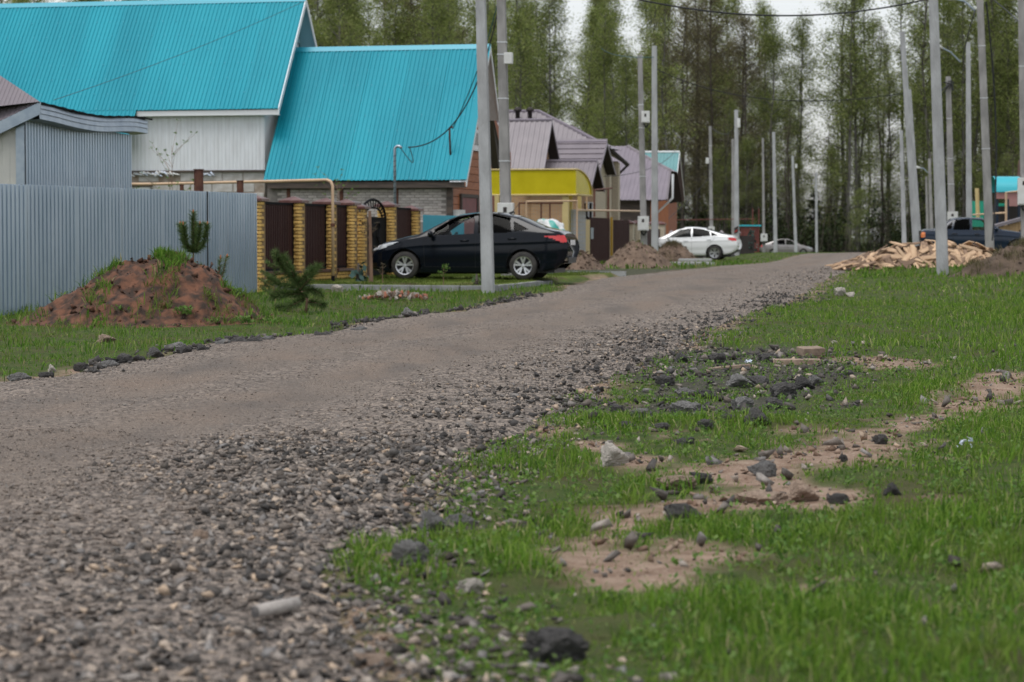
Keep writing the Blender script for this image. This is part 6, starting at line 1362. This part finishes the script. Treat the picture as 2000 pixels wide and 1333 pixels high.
# ------------------------------------------------------------------ the wood
def leafquads(C, size, droop=.0):
    n = len(C); az = rng.uniform(0, 6.283, n); el = rng.uniform(-.9, .9, n); s = size * rng.uniform(.6, 1.35, n)
    d = np.stack([np.cos(az) * np.cos(el), np.sin(az) * np.cos(el), np.sin(el) - droop], -1) * s[:, None]
    r_ = rng.normal(0, 1, (n, 3)); w_ = np.cross(d, r_); w_ = w_ / np.maximum(np.linalg.norm(w_, axis=1, keepdims=True), 1e-6) * (s * .42)[:, None]
    V = np.stack([C, C + d * .5 + w_, C + d, C + d * .5 - w_], 1).reshape(-1, 3); o = np.arange(n) * 4
    return V, np.stack([o, o + 1, o + 2, o + 3], 1)
def tree_proto(kind, seed):
    r_ = random.Random(seed); nr = np.random.default_rng(seed); H = r_.uniform(22, 27)
    tr = G(); br = G(); cl = []
    path = [Vector((0, 0, -.3))]; x = y = 0
    for k in range(1, 11): x += r_.gauss(0, .13); y += r_.gauss(0, .13); path.append(Vector((x, y, H * k / 10)))
    rad = [.17 * (1 - .09 * k) + .015 for k in range(11)]
    tr.tube(path, rad, 7)
    def tp(h):
        f_ = max(0, min(9.999, h / H * 10)); i = int(f_); return path[i].lerp(path[i + 1], f_ - i)
    cfg = {'birch': (74, .10, 3.2, 46, .12, .7), 'aspen': (70, .15, 2.9, 38, .12, .65), 'brown': (66, .16, 2.8, 44, .10, .65), 'dry': (70, .05, 1.8, 16, .08, .35)}[kind]
    nb, lo, Lm, npc, ls, sp = cfg
    for b in range(nb):
        f_ = lo + (1 - lo) * r_.random() ** .85; h = H * f_; g_ = (f_ - lo) / (1 - lo)
        ln = Lm * (.35 + .9 * math.sin(math.pi * min(1, g_ * .85 + .18)) ** .8) * r_.uniform(.55, 1.15); az = r_.uniform(0, 6.283); up = r_.uniform(.5, 1.15)
        if kind == 'dry' or (f_ < .35): up = r_.uniform(-.2, .5)
        o = tp(h); d = Vector((math.cos(az), math.sin(az), up)).normalized(); p1 = o + d * ln * .5; p2 = o + d * ln + Vector((0, 0, -.12 * ln))
        br.tube([o, p1, p2], [.035, .022, .008], 4, False)
        for s in range(4):
            t = r_.uniform(.3, 1); q = o.lerp(p2, t); dd = Vector((r_.gauss(0, 1), r_.gauss(0, 1), r_.gauss(.1, .7))).normalized(); e_ = q + dd * ln * r_.uniform(.2, .45) + Vector((0, 0, -.15))
            br.tube([q, e_], [.014, .005], 3, False)
            dens = npc * (1 if f_ > .25 else .5) * r_.choice((.2, .6, 1.0, 1.5, 1.7))
            n = int(dens); t_ = nr.uniform(0, 1.1, (n, 1)); c = np.array(q)[None] * (1 - t_) + np.array(e_)[None] * t_ + nr.normal(0, sp * .5, (n, 3)) * np.array([1, 1, 1.15]); cl.append(c)
    n = int(npc * 5); cl.append(np.array(tp(H * .97))[None] + nr.normal(0, .5, (n, 3)) * np.array([.7, .7, 2]))
    V, F = leafquads(np.concatenate(cl), ls, .25)
    mat = {'birch': 'leaf_green', 'aspen': 'leaf_green', 'brown': 'leaf_olive', 'dry': 'leaf_brown'}[kind]
    return tr.me('trunk', M['bark'] if kind in ('birch', 'aspen') else M['bark_dark'], True), br.me('branches', M['bark_dark'] if kind != 'birch' else M['bark'], False), npmesh('crown', V, F, M[mat])
PR = {k: [tree_proto(k, s) for s in ss] for k, ss in {'birch': (11, 12, 13, 14), 'aspen': (21, 22, 23), 'brown': (31, 32), 'dry': (41, 42)}.items()}
def spruce_proto(seed, H=9, mat='leaf_dark'):
    r_ = random.Random(seed); nr = np.random.default_rng(seed); tr = G(); tr.tube([(0, 0, -.2), (0, 0, H)], [.11, .02], 6); cl = []; br = G()
    for k in range(int(H * 9)):
        f_ = r_.uniform(.04, .98); h = H * f_; ln = (1 - f_) ** .8 * H * .24 * r_.uniform(.6, 1.15) + .1; az = r_.uniform(0, 6.283); e_ = Vector((math.cos(az) * ln, math.sin(az) * ln, h - ln * .35)); o = Vector((0, 0, h)); br.tube([o, e_], [.02, .006], 3, False)
        n = int(26 * ln + 8); t_ = nr.uniform(.1, 1.05, (n, 1)); cl.append(np.array(o)[None] * (1 - t_) + np.array(e_)[None] * t_ + nr.normal(0, .09, (n, 3)))
    V, F = leafquads(np.concatenate(cl), .16, .5); return tr.me('trunk', M['bark_dark'], True), br.me('branches', M['bark_dark']), npmesh('crown', V, F, M[mat])
SP = [spruce_proto(s, h) for s, h in ((51, 8), (52, 6.5))]
def plant_tree(name, proto, x, y, s, sz, rz, lab, cat, group):
    e = empty(name, (x, y, gz(x, y)), rz, lab, cat, group); e.scale = (s, s, sz)
    for nm, me in zip(('trunk', 'branches', 'crown'), proto):
        o = link(nm, me, e)
        if nm != 'trunk': o['kind'] = 'stuff'
    return e
LB = {'birch': ('birch_tree', 'tall leafy green birch', 'leafy birches'), 'aspen': ('aspen_tree', 'tall bare-stemmed tree with green top', 'bare-stemmed trees'), 'brown': ('budding_tree', 'brownish budding tree', 'budding brown trees'), 'dry': ('dry_tree', 'dark dry-branched tree', 'dry trees')}
tr_ = random.Random(99); spots = []
def region(u):
    for lim, t in ((640, ' above the large teal roof'), (1000, ' above the lower teal roof'), (1250, ' above the brown-grey roofs'), (1400, ' between far teal house and marked pole'), (1520, ' behind the silver car'), (1640, ' where the gravel road ends'), (1760, ' before the far road'), (1860, ' behind the leaning right-hand poles'), (3000, ' at the right end of the wood')):
        if u < lim: return t
def ok(x, y, d): return all((x - a) ** 2 + ((y - b) * .8) ** 2 > d * d for a, b in spots)
GAPS = ((1128, 11), (1592, 9), (1120, 10))
for row, (y0, y1, n, dmin) in enumerate(((222, 238, 66, 1.25), (240, 284, 135, 1.25), (172, 196, 26, 2.0), (292, 330, 40, 1.3))):
    k = 0; tries = 0
    while k < n and tries < 4000:
        tries += 1; Y = tr_.uniform(y0, y1); u = tr_.uniform(-120, 2120)
        if row == 2: u = tr_.uniform(-100, 1330)
        if row == 3: u = tr_.uniform(600, 1560)
        if any(abs(u - gu) < gw + 14 for gu, gw in GAPS): continue
        if 560 < u < 640 and tr_.random() < .5: continue
        x = (u - 1000) / FPX * Y
        if not ok(x, Y, dmin): continue
        spots.append((x, Y)); k += 1
        q_ = tr_.random()
        if 1330 < u < 1470: kd = 'brown' if q_ < .6 else ('dry' if q_ < .8 else 'birch')
        elif u > 1560: kd = 'aspen' if q_ < .68 else ('birch' if q_ < .84 else 'dry')
        else: kd = 'birch' if q_ < .68 else ('brown' if q_ < .83 else 'aspen')
        s = tr_.uniform(.82, 1.2) * (1.0, 1.0, .74, 1.15)[row]; sz = s * tr_.uniform(.92, 1.14)
        nm, lb, gp_ = LB[kd]; rg = region(u); plant_tree(nm, tr_.choice(PR[kd]), x, Y, s, sz, tr_.uniform(0, 6.28), lb + rg, 'tree', gp_ + rg)
# dark young conifers and dry stems inside the wood
for k in range(46):
    u = tr_.uniform(1330, 2060) if k < 36 else tr_.uniform(1000, 1330); Y = tr_.uniform(219, 262); x = (u - 1000) / FPX * Y
    if 1640 < u < 1735: continue
    plant_tree('young_spruce', SP[k % 2], x, Y, tr_.uniform(.8, 1.3), tr_.uniform(.6, 1.1), tr_.uniform(0, 6), 'dark young spruce under the tall trees' + region(u), 'tree', 'young spruces' + region(u))
for k in range(34):
    u = tr_.uniform(1330, 2000); Y = tr_.uniform(218, 236)
    if 1645 < u < 1730: continue
    x = (u - 1000) / FPX * Y; s = tr_.uniform(.35, .6)
    plant_tree('dry_tree', PR['dry'][k % 2], x, Y, s * 1.1, s * .9, tr_.uniform(0, 6), 'low ' + LB['dry'][1] + region(u), 'tree', 'low ' + LB['dry'][2] + region(u))
for k in range(30):
    u = tr_.uniform(1010, 2060); Y = tr_.uniform(219, 250); x = (u - 1000) / FPX * Y; s = tr_.uniform(.3, .62)
    if 1640 < u < 1735 or any(abs(u - gu) < gw + 10 for gu, gw in GAPS): continue
    plant_tree('young_birch', PR['birch'][k % 4], x, Y, s * 1.1, s, tr_.uniform(0, 6), 'young light green birch under the tall trees' + region(u), 'tree', 'young birches' + region(u))
# undergrowth thicket: one mass
n = 34000; u = rng.uniform(1250, 2120, n); Yq = rng.uniform(219, 270, n); xq = (u - 1000) / FPX * Yq; hh = (1.2 + 4.6 * vn(xq * .45, Yq * .3, 77)) * rng.uniform(0, 1, n) ** .8
gapm = (np.abs(u - 1690) < 42) & (hh > .9) & (hh < 2.6); k = ~gapm | (rng.uniform(0, 1, n) < .15); C = np.stack([xq, Yq, g(xq, Yq) + hh], -1)[k]
V, F = leafquads(C, .26, .3); th = link('undergrowth', npmesh('undergrowth', V, F, M['leaf_dark'])); tag(th, 'dark tangled undergrowth along the foot of the wood', 'undergrowth', kind='stuff')
q = G()
for k in range(700):
    u_ = tr_.uniform(1300, 2080); Y = tr_.uniform(219, 262); x = (u_ - 1000) / FPX * Y; h = tr_.uniform(2, 7); z = gz(x, Y); lx = tr_.gauss(0, .12) * h
    q.tube([(x, Y, z), (x + lx * .4, Y, z + h * .5), (x + lx, Y, z + h)], [.035, .025, .008], 3, False)
tag(q.obj('brushwood_stems', M['bark_dark']), 'thin dark brushwood stems inside the wood', 'brushwood', kind='stuff')
# weeping bright bush at the edge of the wood
plant_tree('willow_bush', (PR['birch'][0][0], PR['birch'][0][1], PR['birch'][0][2]), *P(1675, 480, 216).xy, .42, .24, 1.0, 'small bright green bush in front of the dark wood', 'bush', None)
# ------------------------------------------------------------------ small conifers by the houses
def pine(name, base, shoots, lab, mat='needle', nl=.075, dens=520, buds=True, trunk_r=.022):
    """shoots: list of polylines in metres relative to base; the first is the stem"""
    e = empty(name, base, 0, lab, 'pine tree'); st = G(); V = []; F = []; bd = G()
    for si, (pts, rs) in enumerate(shoots):
        pts = [Vector(p) for p in pts]; st.tube(pts, [rs * (1 - .7 * i / (len(pts) - 1)) for i in range(len(pts))], 6)
        for a, b in zip(pts[:-1], pts[1:]):
            ln = (b - a).length; d = (b - a).normalized(); bare = si == 0 and a == pts[0]
            for k in range(int(dens * ln * (.0 if bare else 1))):
                t = random.random(); o = a.lerp(b, t); r_ = Vector((random.gauss(0, 1), random.gauss(0, 1), random.gauss(0, 1))); r_ = (r_ - d * r_.dot(d)).normalized(); nd = (d * random.uniform(.35, 1.0) + r_).normalized() * nl * random.uniform(.7, 1.2); s = nd.cross(Vector((random.gauss(0, 1), random.gauss(0, 1), 1))).normalized() * .0042
                i = len(V); V += [o - s, o + s, o + nd]; F.append((i, i + 1, i + 2))
        if buds: t_ = pts[-1]; d = (pts[-1] - pts[-2]).normalized(); bd.tube([t_ - d * .01, t_ + d * .03, t_ + d * .05], [.01, .012, .003], 5)
    st.obj('stem', M['stake'], e, True); link('needles', npmesh('needles', [tuple(v) for v in V], F, M[mat]), e)
    if buds and bd.v: tag(bd.obj('buds', M['bud'], e), kind='stuff')
    return e
def whorl(z, n, ln, up, ph=0): return [([(0, 0, z), (math.cos(a) * ln * .6, math.sin(a) * ln * .6, z + up * .25), (math.cos(a) * ln * .85, math.sin(a) * ln * .85, z + up)], .006) for a in [ph + 6.283 * k / n for k in range(n)]]
b = P(378, 520, 35.0); b.z = gz(b.x, b.y)
top = P(378, 416, 35.0).z - b.z
pine('pine_sapling', b, [([(0, 0, 0), (.0, 0, top * .62), (0, 0, top)], .016)] + whorl(top * .62, 5, .24, .40, .3) + whorl(top * .42, 6, .16, .08, 0) + whorl(top * .42, 4, .30, .0, .4), 'upright pine sapling behind the red-brown soil mound', dens=1500, nl=.10)
b = P(425, 560, 34.5); b.z = gz(b.x, b.y); zt = P(425, 515, 34.5).z - b.z
pine('pine_sapling', b, [([(0, 0, 0), (.0, 0, zt * .55), (.03, 0, zt * .9)], .016)] + [([(0, 0, zt * .5), (.10, -.05, zt * .9), (.14, -.05, zt * 1.12)], .01), ([(0, 0, zt * .55), (-.12, -.03, zt * .75)], .01), ([(0, 0, zt * .6), (.05, -.06, zt * 1.1)], .01), ([(0, 0, zt * .2), (.13, -.06, zt * .3), (.16, -.1, zt * .45)], .01)], 'low pine sapling on the right slope of the red soil mound')
b = pg(597, 612); s_ = b.y / FPX
def pr_(u, v): return ((u - 597) * s_, random.uniform(-.12, .12), (612 - v) * s_)
pine('pine_sapling', b, [([(0, 0, 0), pr_(600, 585), pr_(588, 568), pr_(575, 545)], .026), ([pr_(588, 565), pr_(565, 540), pr_(545, 512), pr_(538, 493)], .016), ([pr_(588, 565), pr_(605, 545), pr_(622, 520)], .016), ([pr_(585, 560), pr_(570, 530), pr_(553, 500)], .014), ([pr_(590, 575), pr_(560, 575), pr_(530, 578)], .014), ([pr_(595, 585), pr_(570, 597), pr_(540, 603)], .012), ([pr_(600, 590), pr_(618, 592), pr_(635, 598)], .012), ([pr_(590, 570), pr_(610, 565), pr_(628, 575)], .012), ([pr_(580, 555), pr_(600, 538), pr_(612, 526)], .012), ([pr_(580, 560), pr_(545, 555), pr_(525, 545)], .012)], 'bushy crooked pine sapling beside the gravel road', dens=1800, nl=.12, buds=False)
b = P(536, 590, 42); b.z = gz(b.x, b.y); s_ = 42 / FPX
def pr2(u, v): return ((u - 536) * s_, random.uniform(-.1, .1), (590 - v) * s_)
pine('pine_sapling', b, [([(0, 0, 0), pr2(536, 560), pr2(537, 500)], .014)] + [([pr2(536, v), pr2(536 + d * .6, v - 6), pr2(536 + d, v - 12)], .008) for v, d in ((575, -28), (575, 26), (560, -30), (555, 24), (545, -26), (540, 22), (525, -16), (522, 16), (570, -20), (550, -14))], 'thin pine sapling between crooked pine and brick fence', dens=800, nl=.07, buds=False)
c = P(1467, 500, 124); c.z = gz(c.x, c.y); plant_tree('blue_spruce', spruce_proto(61, 1.15, 'needle_blue'), c.x, c.y, .9, 1, 0, 'small blue-green spruce beside the red-brown fence', 'tree', None)
c = P(700, 552, 51); c.z = gz(c.x, c.y); plant_tree('tiny_spruce', spruce_proto(62, .42, 'needle_blue'), c.x, c.y, .8, .9, 0, 'tiny blue spruce at the foot of the yellow brick fence', 'tree', None)
c = P(931, 548, 48.5); plant_tree('tiny_spruce', spruce_proto(63, .28, 'needle'), c.x, c.y, .7, .8, 0, 'tiny dark spruce on the lawn left of the near pole', 'tree', None)
# stake with bare sapling, young saplings on the lawn
p = P(726, 549, 49.5); p.z = gz(p.x, p.y); tz = P(726, 412, 49.5).z - p.z
q = G(); q.box(-.03, .03, -.02, .02, -.1, tz); o = q.obj('wooden_stake', M['stake'], None, False, tuple(p), (0, R(-1.5), 0)); tag(o, 'brown wooden stake at the nose of the black car', 'stake')
def sapling(name, base, h, n, lab, mat='weed', seed=1):
    r_ = random.Random(seed); e = empty(name, base, 0, lab, 'sapling'); st = G(); pts = []
    st.tube([(0, 0, -.05), (r_.uniform(-.02, .02), 0, h * .5), (0, 0, h)], [.010, .008, .003], 5)
    for k in range(n):
        z = h * r_.uniform(.35, .95); a = r_.uniform(0, 6.28); l_ = h * r_.uniform(.1, .28); t = Vector((math.cos(a) * l_, math.sin(a) * l_, z + l_ * .9)); st.tube([(0, 0, z), t], [.005, .002], 4); pts += [t, Vector((0, 0, z)).lerp(t, .6)]
    st.obj('stem', M['stake'], e); link('leaves', weeds('leaves', pts, M[mat], 7, .045, .03), e); return e
sapling('bare_sapling', p + Vector((-.05, .03, 0)), tz * .9, 9, 'thin bare sapling tied to the wooden stake', 'leaf_brown', 3)
b = P(748, 547, 49.4); b.z = gz(b.x, b.y); sapling('bare_sapling', b, .38, 4, 'short bare sapling under the black car nose', 'leaf_brown', 4)
b = P(866, 552, 48.3); b.z = gz(b.x, b.y); sapling('young_sapling', b, .36, 6, 'small leafing sapling on the lawn before the black car door', 'weed', 5)
b = P(336, 390, 52); b.z = gz(b.x, b.y); sapling('tall_sapling', b, P(336, 285, 52).z - b.z, 26, 'tall thin leafing sapling in front of the white wall', 'weed', 6)
b = P(660, 420, 58); b.z = gz(b.x, b.y); sapling('garden_sapling', b, P(660, 350, 58).z - b.z, 30, 'leafy garden sapling behind the yellow brick fence', 'weed', 7)
# grey pipe stub behind the red mound
b = P(236, 540, 35.2); b.z = gz(b.x, b.y); q = G(); q.tube([b, P(236, 516, 35.2)], .035, 10); tag(q.obj('pipe_stub', M['concrete'], None), 'short grey pipe stub behind the left slope of the red mound', 'pipe')
# leafy weeds on and round the red soil mound
mo = bpy.data.objects['soil_mound']
def mound_z(x, y):
    dg = bpy.context.evaluated_depsgraph_get(); hit, l_, n_, i_ = mo.ray_cast(Vector((x - mo.location.x, y - mo.location.y, 5)), Vector((0, 0, -1))); return l_.z + mo.location.z if hit else gz(x, y)
for (u, v, n, s, lab) in ((360, 625, 90, .07, 'round green weed at the foot of the red soil mound'), (238, 637, 40, .07, 'low green weed left of the round weed at the mound foot'), (410, 612, 40, .05, 'sparse weed right of the round weed at the mound foot'), (455, 580, 120, .06, 'greyish weed patch on the right slope of the red mound'), (480, 612, 130, .06, 'spreading weed patch at the right end of the red mound'), (215, 600 - 40, 60, .08, 'green weed behind the left slope of the red mound'), (575 - 50, 640, 60, .05, 'low weed between red mound and crooked pine')):
    Y = 31.2 if v > 590 else 32.3
    if u == 215: Y = 34.5
    c = P(u, v, Y); z = mound_z(c.x, c.y); pts = [(random.gauss(0, s * 1.1), random.gauss(0, s), random.uniform(0, s * .9)) for _ in range(10)]
    o = link('weed_clump', weeds('weed_clump', pts, M['weed'], max(4, n // 10), s * .75, s), None, (c.x, c.y, z)); o['kind'] = 'stuff'; tag(o, lab, 'weed')
